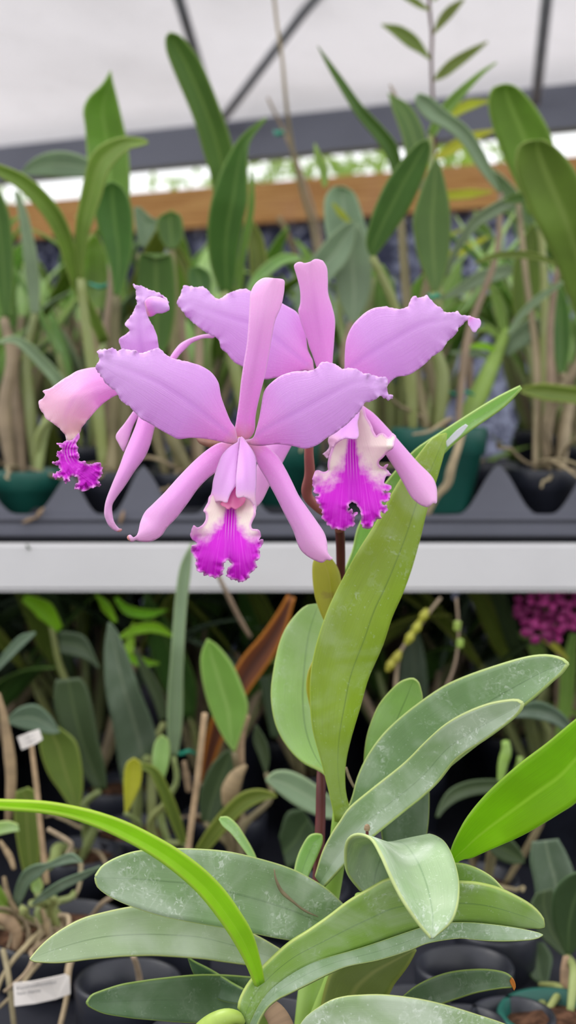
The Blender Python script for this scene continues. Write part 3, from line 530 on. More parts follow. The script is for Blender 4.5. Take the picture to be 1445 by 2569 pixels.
patch(f3, MT['sepal'], [(385,975),(360,1000),(335,1031),(313,1062),(300,1078),(292,1090),(291,1100),(296,1110),(303,1123),(310,1133),(316,1120),(322,1105),(335,1067),(350,1042),(375,1010),(392,990)], [(388,980),(340,1045),(308,1120)], [.640,.634,.628], name='sepal', cup=.3, sp=4, label='small sepal folded behind the long one')
patch(f3, MT['lobe3'], [(345,940),(310,925),(275,921),(242,922),(222,924),(194,931),(175,942),(156,953),(128,973),(114,978),(107,982),(113,991),(105,1001),(98,1005),(97,1012),(99,1024),(104,1032),(110,1039),(113,1047),(118,1053),(136,1064),(153,1079),(162,1090),(166,1100),(168,1110),(176,1109),(184,1103),(192,1095),(200,1086),(206,1072),(224,1049),(244,1026),(262,1009),(290,992),(320,985),(350,980),(370,965)],
  [(360,960),(290,955),(210,975),(165,1040),(172,1105)], [.630,.624,.616,.610,.608], name='lip_lobe', shape=lambda x, y: .008 * min(1.5, abs((y - 985 + (x - 230) * .25) / 60)) ** 1.6 * max(0., min(1., (x - 110) / 90)) + .004 * max(0., min(1., (200 - x) / 90)), ruf=.0012, rufu=(.6, 1), lam=28, jit=2, sp=5, label='pink lip tube paling to cream at its mouth')
patch(f3, MT['lip3'], [(197,1087),(200,1098),(194,1107),(191,1115),(196,1122),(194,1130),(199,1142),(201,1155),(209,1158),(217,1165),(232,1163),(243,1160),(252,1163),(254,1170),(259,1177),(255,1191),(250,1197),(247,1203),(252,1211),(252,1219),(242,1220),(232,1225),(218,1229),(206,1234),(196,1230),(189,1224),(186,1219),(194,1212),(197,1205),(190,1198),(181,1193),(176,1198),(174,1206),(169,1210),(166,1214),(162,1206),(156,1198),(148,1199),(141,1202),(135,1195),(131,1187),(140,1187),(147,1183),(151,1178),(142,1169),(134,1160),(143,1157),(149,1151),(144,1146),(141,1138),(149,1133),(156,1127),(150,1120),(143,1113),(156,1111),(166,1105),(182,1103)],
  [(184,1098),(172,1130),(185,1165),(225,1195)], [.608,.604,.600,.598], name='lip', ruf=.0045, rufw=.14, lam=22, jit=5, rufu=(0, .3), sp=3, label='crumpled magenta lip seen from the side')
# pot of the flowering plant (below the frame)
pc = PZ(690, 2569, CZ - .31); pc = Vector((pc.x - .01, .655, CZ - .33))
def potprof(R, h, lip=.004):
    return [(R * .62, -h), (R * .68, -h + .002), (R * .89, -h * .32), (R * .97, -h * .30), (R, -.002), (R - .001, 0), (R - .004, 0), (R - .006, -.02), (R * .60, -h + .006), (0.001, -h + .005)]
lathe(plant, MT['blackpot'], pc, potprof(.062, .115), 'pot')
lathe(plant, MT['bark'], pc, [(.001, -.012), (.02, -.010), (.04, -.014), (.056, -.016)], 'potting_mix')
# ================================================================== the setting
def struct(o): o['kind'] = 'structure'; return o
YL, YR = 3.6, 2.85
A0 = P(0, 1284, YL); B0 = P(1445, 1284, YR); A2 = Vector((A0.x, YL, 0)); B2 = Vector((B0.x, YR, 0))
wd = (B2 - A2); wl = wd.length; wd /= wl; wn = Vector((wd.y, -wd.x, 0))            # towards the camera
if wn.y > 0: wn = -wn
def zmean(yl, yr): return (P(0, yl, YL).z + P(1445, yr, YR).z) / 2
def wallbox(name, mat, z0, z1, d0, d1, s0=-1.6, s1=2.6, bev=.003):                  # slab along the wall line, d = depth in front of it
    p = [A2 + wd * s0 + wn * d0, A2 + wd * s1 + wn * d0, A2 + wd * s1 + wn * d1, A2 + wd * s0 + wn * d1]
    vs = [(a.x, a.y, z) for z in (z0, z1) for a in p]
    return mesh(name, vs, [(0, 1, 2, 3), (7, 6, 5, 4), (0, 4, 5, 1), (1, 5, 6, 2), (2, 6, 7, 3), (3, 7, 4, 0)], mat, smooth=False)
zb1, zb0 = zmean(375, 233), zmean(458, 345); zo1, zo0 = zmean(520, 400), zmean(624, 492)
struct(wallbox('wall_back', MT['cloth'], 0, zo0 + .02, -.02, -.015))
struct(wallbox('trim_1', MT['slate'], zb0, zb1, 0, .06)); struct(wallbox('trim_2', MT['wood'], zo0, zo1, 0, .04))
for i, s in enumerate((-1.3, -.62, 1.75, 2.1)):
    p = wallbox('trim_%d' % (3 + i), MT['wood'], 0, zb0, -.10, -.03, s, s + .07); struct(p)
# film roof rising from the beam towards the camera
vs = []; k = 24; mrow = 14
for i in range(mrow):
    for j in range(k):
        s = -1.6 + 4.2 * j / (k - 1); d = .03 + 1.75 * i / (mrow - 1); a = A2 + wd * s + wn * d
        vs.append((a.x, a.y, zb1 - .004 + d * .30 + .010 * math.sin(j * 1.9) * math.sin(i * 1.1) ))
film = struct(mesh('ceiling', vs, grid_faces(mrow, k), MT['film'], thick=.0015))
struct(mesh('floor', [(-4, -1.5, 0), (4, -1.5, 0), (4, 6, 0), (-4, 6, 0)], [(0, 1, 2, 3)], MT['floor']))
def rod(p1, p2, r, label):
    o = tube(None, MT['strut'], [p1, p2], [r, r], 'roof_strut', n=6, k=14); return tag(o, label, 'metal strut')
rod(P(432, -60, 2.35), P(549, 330, 3.22), .010, 'short dull steel strut hanging from the film roof above the tall upright leaf')
rod(P(830, -60, 2.6), P(535, 330, 3.15), .010, 'long diagonal steel strut crossing the film roof near the middle')
rod(P(1378, -60, 2.45), P(1344, 255, 2.80), .011, 'upright steel strut against the film roof at the far right')
# trees outside, seen through the open gap under the beam
vs = []; fs = []
for i in range(9000):
    s = random.uniform(-1.6, 2.6); dpt = random.uniform(.6, 1.6); a = A2 + wd * s - wn * dpt
    z = random.uniform(1.2, 1.0 + .86 + .25 * math.sin(s * 3.1) + .12 * math.sin(s * 9)); c = Vector((a.x, a.y, z))
    r = random.uniform(.02, .045); d1 = Vector((random.gauss(0, 1), random.gauss(0, 1), random.gauss(0, 1))).normalized()
    d2 = d1.cross(Vector((random.gauss(0, 1), random.gauss(0, 1), random.gauss(0, 1)))).normalized(); b = len(vs)
    nrm = d1.cross(d2) * .004
    vs += [c - d1 * r, c + d2 * r * .35, c + nrm, c + d1 * r, c - d2 * r * .35]; fs += [(b, b + 1, b + 2), (b + 1, b + 3, b + 2), (b + 3, b + 4, b + 2), (b + 4, b, b + 2)]
hm = flat('outdoor_foliage', srgb(120, 150, 70), .5, var=.3, sc=30, trans=.3, tcol=srgb(170, 200, 80))
tag(mesh('hedge_foliage', vs, fs, hm), 'loose green foliage outside behind the gap in the wall', 'foliage', kind='stuff')

# ---- benches
UY = 1.17
zr1, zr0 = P(700, 1366, 1.15).z, P(700, 1484, 1.15).z; dz = zr1 - .006
ub = empty('display_bench', (0, 1.15, 0), 'white-railed upper display bench carrying the grey pot tray', 'bench')
box(ub, MT['white'], (-1.3, 1.15, zr0), (1.3, 1.164, zr1), 'front_rail')
box(ub, MT['white'], (-1.3, 1.15, zr0 - .0005), (1.3, 1.175, zr0 + .004), 'rail_lip', .001)
box(ub, MT['traydark'], (-1.3, 1.166, dz - .012), (1.3, 2.35, dz), 'bench_top')
for x in (-1.28, 1.25):
    for y in (1.19, 2.3): box(ub, MT['white'], (x, y, 0), (x + .03, y + .03, dz - .012), 'leg')
SZ = CZ - .46
lb = empty('lower_shelf', (0, .45, 0), 'low dark shelf under the bench, crowded with potted orchids', 'shelf')
box(lb, MT['traydark'], (-1.3, .45, SZ - .02), (1.3, 2.35, SZ), 'shelf_top')
for x in (-1.28, 1.25):
    for y in (.47, 2.3): box(lb, MT['strut'], (x, y, 0), (x + .03, y + .03, SZ - .02), 'leg')
# ---- grey tray with a scalloped front
TY = 1.19
zt1, ztm, zt0 = P(0, 1163, TY).z, P(0, 1290, TY).z, P(0, 1345, TY).z
notches = [(58, 130), (262, 95), (470, 110), (700, 105), (905, 100), (1133, 112), (1368, 112), (1570, 100), (-150, 100)]
X = lambda px: P(px, 1200, TY).x
tray = empty('pot_tray', (0, TY, dz), 'long grey plastic tray with a scalloped front edge on the bench', 'tray')
prof = []
xs = np.linspace(-1.25, 1.25, 1500)
def topz(x):
    z = zt1
    for c, hw in notches:
        cx, w_ = X(c), hw / F * TY; t = abs(x - cx) / (w_ * 1.25)
        if t < 1: z = min(z, ztm + (zt1 - ztm) * (1 - math.cos(math.pi * min(1, max(0, (t - .12) / .80)))) / 2)
    return z
vs = []
for x in xs: z = topz(x); vs += [(x, TY, ztm), (x, TY, z), (x, TY + .003, z), (x, TY + .003, ztm)]
fs = [(4 * i + j, 4 * i + (j + 1) % 4, 4 * i + 4 + (j + 1) % 4, 4 * i + 4 + j) for i in range(len(xs) - 1) for j in range(4)]
mesh('scalloped_face', vs, fs, MT['tray'], tray, smooth=False)
zz = (ztm - zt0)
for a, b, dd in ((0, .28, -.004), (.28, .42, .000), (.42, 1.0, -.003)):
    box(tray, MT['tray'], (-1.25, TY + dd, ztm - zz * b), (1.25, TY + .006, ztm - zz * a), 'rim_band', .0012)
box(tray, MT['traydark'], (-1.25, TY + .02, dz), (1.25, 2.2, zt0 + .002), 'tray_base', .001)
box(tray, MT['traydark'], (-1.25, TY + .02, zt0 + .002), (1.25, 2.2, ztm + .004), 'tray_floor', .001)
for i, (px, py, a) in enumerate(((72, 1305, .4), (100, 1287, .9), (306, 1298, 1.3))):
    c = P(px, py, TY - .006); d = Vector((math.cos(a), 0, math.sin(a))) * .006
    o = tube(None, MT['husk'], [c - d, c + d * .3 + Vector((0, -.001, 0)), c + d], [.001, .0022, .0008], 'bark_flake', k=6)
    tag(o, ('dry tan flake lying low on the tray rim at the far left', 'dry flake on the grey tray just above another flake', 'upright dry flake stuck to the tray beside the hooked sepal tip')[i], 'bark flake')

# ------------------------------------------------------------------ potted plants
def rootlet(o, c, R, z, n=3, mat='root', front=True):
    for i in range(n):
        a = random.uniform(math.pi * 1.1, math.pi * 1.9) if front else random.uniform(0, 6.28); pts = []
        p = Vector((c[0] + math.cos(a) * R * .2, c[1] + math.sin(a) * R * .2, z)); d = Vector((math.cos(a), math.sin(a), .3))
        for k in range(7):
            pts.append(p.copy()); d = (d + Vector((random.uniform(-.6, .6), random.uniform(-.5, .4), random.uniform(-.45, .3)))).normalized(); p = p + d * R * .33
            p.z = max(p.z, z - .015); 
        tube(o, MT[mat], pts, [.0014, .0017, .0016, .0010], 'root', k=8)
def potted(name, c, R, h, matpot, label, cat='orchid', group=None, mix=True, roots=3, band=True):
    # c = centre of the rim
    o = empty(name, (c[0], c[1], c[2] - h), label, cat, group)
    lathe(o, MT[matpot], c, potprof(R, h), 'pot')
    if mix: lathe(o, MT['bark'], c, [(.0005, -.004), (R * .3, -.002), (R * .6, -.007), (R * .9, -.010)], 'potting_mix', k=24)
    o['rim'] = 0; del o['rim']
    if roots: rootlet(o, c, R, c[2] + .002, roots)
    return o
def cane(o, px, py, Y, c, r=7, mat='cane', name='cane', r0=None):
    # stem from the potting mix up to a leaf base
    t = P(px, py, Y); b = Vector((c[0] + (t.x - c[0]) * .25 + random.uniform(-.01, .01), c[1] + random.uniform(-.01, .015), c[2] - .006))
    m1 = b.lerp(t, .35) + Vector((random.uniform(-.012, .012), 0, .010)); m2 = b.lerp(t, .7) + Vector((random.uniform(-.008, .008), 0, .006)); mat = 'gcane' if mat == 'bulb' else mat
    rr = r / F * Y; r0 = (r0 or r * 1.3) / F * Y
    return tube(o, MT[mat], [b, m1, m2, t], [r0 * .7, r0, rr, rr * .8], name, n=18)
def wleaf(o, mat, base, az, L, wdt, lean, droop, fold=.18, n=12, k=5, twist=0., th=.0012):
    vs = []; u = []; q = []; mm = []; p = Vector(base); ang = lean; ds = L / (n - 1); side = Vector((-math.sin(az + twist), math.cos(az + twist), 0))
    for i in range(n):
        t = i / (n - 1); w_ = wdt * (math.sin(math.pi * min(1, (t * .93 + .07)) ** .8) ** .7) * (.35 + .65 * min(1, t * 4)) + .001
        d = Vector((math.cos(az) * math.sin(ang), math.sin(az) * math.sin(ang), math.cos(ang))); nr = side.cross(d)
        for j in range(k):
            v = -1 + 2 * j / (k - 1); vs.append(p + side * (w_ / 2 * v) + nr * (fold * w_ * (abs(v)))); u.append(t); q.append(v); mm.append((1 - abs(v)) * w_ * 5)
        p = p + d * ds; ang += droop / n
    return mesh('leaf', vs, grid_faces(n, k), mat, o, dict(u=u, q=q, m=mm), th)

def upot(px, ry, Y, Rpx):          # centre of a rim whose front edge shows at (px, ry)
    R = Rpx / F * Y; f = P(px, ry, Y); return Vector((f.x, Y + R, f.z)), R

# front row on the tray ------------------------------------------------------
cA, RA = upot(40, 1185, 1.20, 112)
pa = potted('potted_orchid', cA, RA, .058, 'greenpot', 'orchid in the leftmost green pot, its long leaf arching off the left edge')
sleaf(pa, MT['mid'], [(-40,410),(0,428),(60,460),(120,520),(155,580),(178,650),(205,740),(236,800),(262,860)], [20,34,42,44,40,36,30,28,26], [1.12,1.16,1.20,1.24], fold=.25)
leaf(pa, MT['grey'], [(-5,855),(35,842),(69,856),(104,887),(138,922),(165,956)], [(-5,862),(35,862),(69,892),(104,930),(130,960),(140,985)], [1.14,1.16,1.18], fold=.2)
sleaf(pa, MT['dark'], [(-30,470),(-10,520),(2,600),(10,700),(18,800)], [40,60,58,44,24], [1.22,1.24], fold=.2)
sleaf(pa, MT['grey'], [(40,480),(58,540),(72,620),(82,700),(88,790)], [12,26,34,34,22], [1.26,1.26], fold=.2)
sleaf(pa, MT['mid'], [(0,575),(25,560),(50,540)], [6,18,3], [1.3,1.3])
for a in ((10,800,1.24,14),(88,790,1.26,12),(45,860,1.28,12),(262,860,1.25,11),(150,975,1.19,9)): cane(pa, *a[:3], cA, a[3], random.choice(['cane','bulb','twig']))
cB, RB = upot(262, 1185, 1.20, 85)
pb = potted('potted_orchid', cB, RB, .060, 'blackpot', 'orchid in a black pot with a pointed upright leaf and one curling forward')
leaf(pb, MT['mid'], [(277,177),(256,212),(222,245),(209,278),(214,320),(219,390),(228,470),(245,540)], [(278,180),(283,205),(292,240),(305,295),(319,360),(325,425),(325,500),(315,560)], [1.22,1.25,1.26], fold=.2, tilt=.2)
leaf(pb, MT['mid'], [(370,352),(350,345),(300,344),(250,365),(224,398),(210,450),(198,510),(190,560),(188,620),(196,700)], [(371,360),(350,368),(325,374),(290,405),(268,440),(255,490),(238,540),(222,590),(212,640),(208,705)], [1.12,1.14,1.16,1.2], fold=.25, tilt=-.2)
leaf(pb, MT['dark'], [(275,455),(248,480),(238,520),(245,570),(262,620),(278,680),(285,740)], [(285,455),(312,475),(330,520),(334,580),(330,640),(315,700),(300,750)], [1.2,1.22], fold=.15)
leaf(pb, MT['grey'], [(52,432),(75,405),(110,385),(150,379),(190,385),(225,400)], [(52,434),(80,440),(110,442),(150,445),(190,446),(225,445)], [1.34,1.3], fold=.1, tilt=.4)
for a in ((202,700,1.2,13),(292,745,1.22,14),(285,560,1.28,12),(240,780,1.3,16)): cane(pb, *a[:3], cB, a[3], random.choice(['cane','bulb','twig']))
cC, RC = upot(470, 1190, 1.21, 105)
pcn = potted('potted_orchid', cC, RC, .060, 'blackpot', 'orchid in a black pot behind the front flower, with a broad dark notched leaf', roots=8)
leaf(pcn, MT['dark'], [(391,648),(370,640),(352,636),(346,655),(343,704),(345,760),(352,820),(368,870),(385,900)], [(391,648),(410,644),(428,638),(436,660),(440,704),(440,770),(430,840),(415,880),(398,900)], [1.22,1.24], fold=.12)
leaf(pcn, MT['dark'], [(425,530),(398,545),(395,570),(402,600),(420,625)], [(428,530),(452,540),(460,570),(458,600),(440,625)], [1.28,1.28], fold=.1)
leaf(pcn, MT['grey'], [(335,520),(340,570),(350,620),(352,600)], [(350,518),(380,545),(400,560),(360,625)], [1.32,1.32], fold=.1)
sleaf(pcn, MT['olive'], [(395,560),(430,610),(460,660),(480,720)], [14,26,24,16], [1.3,1.3])
leaf(pcn, MT['dark'], [(475,672),(470,700),(480,740),(500,780)], [(500,668),(525,685),(530,720),(520,775)], [1.24,1.24])
for a in ((391,898,1.23,14),(430,622,1.29,10),(455,760,1.3,10),(500,778,1.25,12),(350,640,1.32,12)): cane(pcn, *a[:3], cC, a[3], random.choice(['cane','twig']))
cD, RD = upot(690, 1112, 1.22, 118)
pd = potted('potted_orchid', cD, RD, .075, 'greenpot', 'orchid in a green pot behind the flower centre, with two tall strap leaves', roots=2)
leaf(pd, MT['dark'], [(425,82),(416,90),(418,130),(445,200),(470,258),(490,310),(510,380),(528,440),(540,520)], [(432,82),(452,90),(476,115),(502,152),(530,215),(555,280),(576,340),(588,400),(590,500)], [1.22,1.25,1.28], fold=.2)
leaf(pd, MT['dark'], [(667,294),(645,308),(600,347),(565,405),(541,465),(526,525),(520,590),(528,665),(552,735)], [(668,300),(636,340),(622,372),(620,430),(621,500),(611,550),(598,625),(592,690),(582,740)], [1.18,1.20,1.24], fold=.2, frac=.6)
sleaf(pd, MT['mid'], [(632,430),(630,520),(615,600),(602,680),(598,740)], [8,16,18,18,14], [1.23,1.25])
sleaf(pd, MT['olive'], [(625,545),(640,600),(648,660),(640,720)], [10,40,46,24], [1.3,1.3], fold=.2)
sleaf(pd, MT['round'], [(752,648),(710,650),(665,680),(635,712),(620,740)], [14,26,30,24,12], [1.26,1.27], fold=.2)
for a in ((565,735,1.24,15),(600,740,1.25,10),(640,720,1.3,10),(620,745,1.27,9)): cane(pd, *a[:3], cD, a[3], 'bulb')
cE, RE = upot(905, 1180, 1.24, 100)
pe = potted('potted_orchid', cE, RE, .060, 'blackpot', 'silvery-leaved orchid in a black pot behind the right-hand flower', roots=3)
leaf(pe, MT['grey'], [(893,553),(860,565),(825,595),(790,640),(760,690),(735,760)], [(893,560),(885,620),(868,660),(840,690),(800,740),(755,800)], [1.28,1.28], fold=.2)
leaf(pe, MT['grey'], [(858,575),(842,620),(838,680),(848,740),(862,780),(880,812)], [(900,560),(922,610),(932,670),(930,730),(912,780),(888,814)], [1.3,1.3], fold=.1)
leaf(pe, MT['grey'], [(860,468),(835,470),(815,500),(815,560),(825,610)], [(864,468),(892,490),(915,560),(925,610),(900,640)], [1.36,1.34], fold=.3)
sleaf(pe, MT['yellow'], [(835,510),(855,535),(880,560)], [6,18,8], [1.34,1.34])
sleaf(pe, MT['mid'], [(790,360),(800,400),(812,430),(815,470)], [3,20,24,8], [1.4,1.4])
for a in ((740,790,1.28,10),(882,812,1.3,12),(860,640,1.35,9),(940,700,1.34,13)): cane(pe, *a[:3], cE, a[3], random.choice(['cane','bulb','twig']))
cG, RG = upot(1115, 1076, 1.17, 125)
pg = potted('potted_orchid', cG, RG, .075, 'greenpot', 'big green pot orchid on the right with two broad drooping leaves, knobbly root', roots=2)
leaf(pg, MT['dark'], [(1074,349),(1048,358),(1013,395),(973,450),(946,505),(928,555),(918,600),(922,630),(932,644)], [(1077,352),(1081,380),(1068,430),(1048,480),(1023,530),(988,582),(958,622),(942,642),(935,648)], [1.12,1.14,1.16], fold=.06, frac=.48)
leaf(pg, MT['dark'], [(1093,395),(1073,430),(1048,500),(1036,550),(1040,600),(1050,650),(1070,700),(1086,735)], [(1096,395),(1110,430),(1124,490),(1131,550),(1129,620),(1122,670),(1110,710),(1096,738)], [1.2,1.2], fold=.06)
leaf(pg, MT['dark'], [(797,115),(823,170),(861,236),(898,295),(943,350),(973,400),(985,440)], [(798,117),(825,150),(863,200),(908,262),(958,315),(995,362),(1012,425)], [1.18,1.2,1.24], fold=.2, tilt=.2)
leaf(pg, MT['dark'], [(973,233),(985,275),(1008,340),(1018,390),(1025,430)], [(977,234),(1023,260),(1050,297),(1068,345),(1078,400)], [1.3,1.28], fold=.15)
leaf(pg, MT['grey'], [(1052,234),(1083,245),(1123,280),(1173,318),(1208,370),(1230,415),(1256,482)], [(1042,242),(1045,268),(1073,300),(1123,327),(1163,365),(1198,420),(1250,484)], [1.22,1.24,1.26], fold=.2)
leaf(pg, MT['mid'], [(1246,155),(1210,175),(1170,205),(1125,245),(1092,290),(1072,335)], [(1246,158),(1213,186),(1180,222),(1148,262),(1118,300),(1090,345)], [1.26,1.28], fold=.2)
for a in ((935,646,1.16,12),(1092,737,1.2,14),(1000,440,1.25,11),(1050,430,1.28,10),(1080,340,1.28,8),(1256,484,1.27,8)): cane(pg, *a[:3], cG, a[3], random.choice(['cane','twig','bulb']))
ptube(pg, MT['root'], [(1165,1060),(1150,1120),(1132,1175),(1122,1215),(1095,1245),(1072,1290)], [9,10,9,12,9,8], [1.17,1.145,1.14,1.14,1.14,1.14], 'root')
ptube(pg, MT['twig'], [(978,212),(984,225),(990,240),(986,262)], [2,4,5,3], [1.31], 'dry_tip', k=6)
# cane plant right of centre
cI, RI = upot(1225, 1165, 1.33, 90)
pi_ = potted('potted_orchid', cI, RI, .058, 'blackpot', 'slender leafy orchid with a thick yellow-green cane beside the big green pot', roots=2)
ptube(pi_, MT['bulb'], [(1150,1110),(1180,1040),(1215,960),(1245,890),(1272,830)], [20,26,24,18,12], [1.25,1.26,1.27,1.28], 'cane')
sleaf(pi_, MT['grey'], [(1275,840),(1305,795),(1350,750),(1412,708)], [10,18,18,8], [1.24,1.22], fold=.2)
sleaf(pi_, MT['grey'], [(1268,890),(1300,850),(1340,825),(1390,815)], [16,50,56,6], [1.28,1.26], fold=.15)
sleaf(pi_, MT['mid'], [(1262,830),(1255,780),(1240,740),(1225,710)], [18,28,22,6], [1.28,1.28])
sleaf(pi_, MT['mid'], [(1258,850),(1225,825),(1190,830)], [12,20,4], [1.28,1.28])
sleaf(pi_, MT['arc'], [(1250,880),(1210,868),(1170,872)], [12,20,4], [1.27,1.26])
sleaf(pi_, MT['grey'], [(1240,900),(1190,885),(1130,885)], [12,22,5], [1.3,1.3])
leaf(pi_, MT['grey'], [(1110,746),(1150,715),(1200,680),(1260,665),(1285,668)], [(1108,752),(1160,738),(1205,718),(1250,705),(1285,690)], [1.3,1.3], fold=.1)
ptube(pi_, MT['twig'], [(1195,690),(1188,740),(1182,800),(1178,900),(1180,1000)], [6,7,7,8,9], [1.38,1.38], 'cane')
cH, RH = upot(1375, 1180, 1.20, 98)
ph = potted('potted_orchid', cH, RH, .060, 'blackpot', 'orchid in the rightmost black pot on the tray with two wide blunt leaves', roots=7)
leaf(ph, MT['mid'], [(1263,211),(1233,224),(1225,265),(1238,325),(1258,380),(1278,425),(1298,470),(1325,540)], [(1275,211),(1298,220),(1330,252),(1360,295),(1380,335),(1392,380),(1395,450),(1385,540)], [1.22,1.25,1.28], fold=.15)
leaf(ph, MT['mid'], [(1333,352),(1303,364),(1292,400),(1298,450),(1323,515),(1353,575),(1388,645),(1425,740),(1450,800)], [(1362,350),(1392,368),(1425,402),(1455,450),(1485,520),(1505,600),(1515,680),(1510,760),(1480,820)], [1.12,1.15,1.2], fold=.15)
leaf(ph, MT['grey'], [(1110,700),(1133,635),(1173,560),(1213,525),(1265,498),(1300,494)], [(1125,690),(1153,630),(1198,572),(1238,547),(1293,515),(1305,500)], [1.25,1.22], fold=.2)
leaf(ph, MT['dark'], [(1262,503),(1285,488),(1320,480)], [(1262,507),(1290,510),(1330,510)], [1.22,1.2])
sleaf(ph, MT['olive'], [(1190,662),(1230,645),(1290,638),(1350,645),(1400,665)], [4,16,20,16,8], [1.22,1.22], fold=.2)
leaf(ph, MT['olive'], [(1335,560),(1310,600),(1290,660),(1285,740),(1292,800)], [(1340,560),(1358,620),(1362,690),(1350,760),(1325,830)], [1.3,1.3], fold=.1)
leaf(ph, MT['olive'], [(1305,972),(1360,962),(1420,968),(1500,975)], [(1305,985),(1360,1003),(1420,1010),(1500,1020)], [1.2,1.18], fold=.2)
leaf(ph, MT['dark'], [(1395,720),(1380,780),(1385,860),(1400,940)], [(1410,715),(1430,780),(1432,860),(1420,940)], [1.28,1.28], fold=.15)
for a in ((1355,540,1.28,10),(1465,815,1.2,12),(1308,825,1.3,10),(1400,670,1.24,9),(1410,940,1.28,13),(1300,505,1.3,8)): cane(ph, *a[:3], cH, a[3], random.choice(['cane','bulb','twig']))
# tall dendrobium cane in front of the film roof
cJ, RJ = upot(1090, 1150, 1.55, 70)
pj = potted('dendrobium_orchid', cJ, RJ, .058, 'blackpot', 'tall thin cane orchid with alternating small leaves reaching above the beam', roots=1)
ptube(pj, MT['redstem'], [(1075,-40),(1078,30),(1084,90),(1082,150),(1085,240),(1090,420),(1065,640),(1062,760),(1085,1000),(1090,1150)], [4,4,4,5,5,6,7,8,10,12], [1.42,1.45,1.5,1.6], 'cane', n=60)
leaf(pj, MT['olive'], [(957,60),(1003,64),(1043,88),(1066,120),(1080,146)], [(958,64),(983,84),(1020,115),(1050,132),(1078,150)], 1.42, fold=.15)
leaf(pj, MT['olive'], [(1162,-4),(1125,15),(1100,45),(1086,84)], [(1166,0),(1140,35),(1115,62),(1088,86)], 1.42, fold=.15)
leaf(pj, MT['olive'], [(1222,103),(1180,120),(1130,148),(1100,178),(1088,200)], [(1224,106),(1190,138),(1150,170),(1120,192),(1090,204)], 1.42, fold=.15)
leaf(pj, MT['olive'], [(1015,-10),(1045,-5),(1068,14),(1078,22)], [(1010,-5),(1040,14),(1062,24),(1077,26)], 1.42, fold=.15)
leaf(pj, MT['olive'], [(1110,-50),(1095,-20),(1084,0)], [(1125,-45),(1108,-12),(1086,4)], 1.42, fold=.15)
sleaf(pj, MT['yellow'], [(1085,300),(1130,285),(1180,262),(1235,252)], [10,26,26,4], [1.46,1.46], fold=.2)
sleaf(pj, MT['yellow'], [(1088,400),(1130,375),(1180,345),(1245,325)], [10,30,24,4], [1.46,1.46], fold=.2)
sleaf(pj, MT['yellow'], [(1070,490),(1130,490),(1190,485),(1235,480)], [6,24,24,4], [1.5,1.5], fold=.2)
sleaf(pj, MT['yellow'], [(1065,660),(1110,650),(1170,622),(1225,594)], [8,22,24,5], [1.5,1.5], fold=.2)
sleaf(pj, MT['yellow'], [(1062,620),(1110,600),(1160,575)], [8,18,4], [1.5,1.5], fold=.2)
# long dry flower spikes
cK, RK = upot(800, 1160, 1.6, 60)
pk = potted('potted_orchid', cK, RK, .055, 'blackpot', 'orchid with long bare dry flower spikes rising past the beam', roots=0)
ptube(pk, MT['twig'], [(686,-20),(695,60),(708,150),(718,260),(735,380),(760,490),(790,600),(800,800),(800,1150)], [4,4,5,6,7,8,9,10,10], [1.5,1.52,1.6,1.66], 'flower_stalk', n=50)
ptube(pk, MT['twig'], [(672,245),(690,285),(712,330),(750,420),(790,540),(805,640),(810,1150)], [3,5,5,6,6,7,8], [1.6,1.66], 'flower_stalk', n=40)
ptube(pk, MT['husk'], [(700,545),(722,590),(745,650),(760,740),(790,1150)], [7,7,6,7,8], [1.62,1.66], 'flower_stalk', n=30)
sleaf(pk, MT['mid'], [(790,700),(770,640),(740,600)], [14,24,4], [1.6,1.6])
# pink-brown dried flowers near the beam
for i, (px, py, lab) in enumerate(((1090,742,'small green plastic clip on a leaf base near the right petal'),(262,715,'teal plastic tie between leaves on the left of the bench'),(700,332,'pale blue clip on the bare flower spike'),(462,1886,'teal tie on a stem below the rail, behind the flowers'),(128,2240,'teal tie round a cane near the left edge of the shelf'),(1155,985,'dark teal tie around the thick yellow-green cane'))):
    Y = (1.19, 1.3, 1.5, 1.12, .93, 1.24)[i]; L_ = (16, 38, 12, 28, 12, 34)[i]
    o = ptube(None, MT['teal'], [(px-L_,py-4),(px-L_*.3,py+5),(px+L_*.4,py-2),(px+L_,py+6)], [3,5,5,3], [Y, Y-.01, Y-.01, Y], 'plant_tie', k=8); tag(o, lab, 'plant tie')

# ------------------------------------------------------------------ crowd of plants behind (prototypes, then copies)
def crowd_plant(label, group, mats, nl, Lr, wr, h=.055, R=.032, spread=.55, canes=True, canemats=('cane','gcane','gcane','twig')):
    o = potted('potted_orchid', Vector((0, 0, h)), R, h, 'blackpot', label, group=group, roots=0)
    for i in range(nl):
        az = random.uniform(0, 6.283); lean = random.uniform(.05, spread); L_ = random.uniform(*Lr)
        b = Vector((math.cos(az) * R * .4, math.sin(az) * R * .4, h - .004)); ch = random.uniform(.05, .17) if canes else .004
        t = b + Vector((math.cos(az) * math.sin(lean) * ch, math.sin(az) * math.sin(lean) * ch, ch))
        if canes: tube(o, MT[random.choice(canemats)], [b, (b + t) / 2 + Vector((random.uniform(-.004, .004), 0, 0)), t], [.004, .0055, .0035], 'cane', n=8, k=8)
        wleaf(o, MT[random.choice(mats)], t - Vector((0, 0, .004)), az, L_, random.uniform(*wr), lean, random.uniform(.2, 1.5), twist=random.uniform(-.5, .5))
    return o
def dup(root, loc, rz, label=None, group=None, sc=1.):
    r = root.copy(); C.objects.link(r); r.location = loc; r.rotation_euler = (0, 0, rz); r.scale = (sc, sc, sc)
    if label: r['label'] = label
    if group: r['group'] = group
    for ch in list(root.children):
        c = ch.copy(); C.objects.link(c); c.parent = r
    return r
GU = 'leafy orchids crowded at the back of the bench'; LU = 'blurred leafy orchid in a black pot in the crowded back rows of the bench'
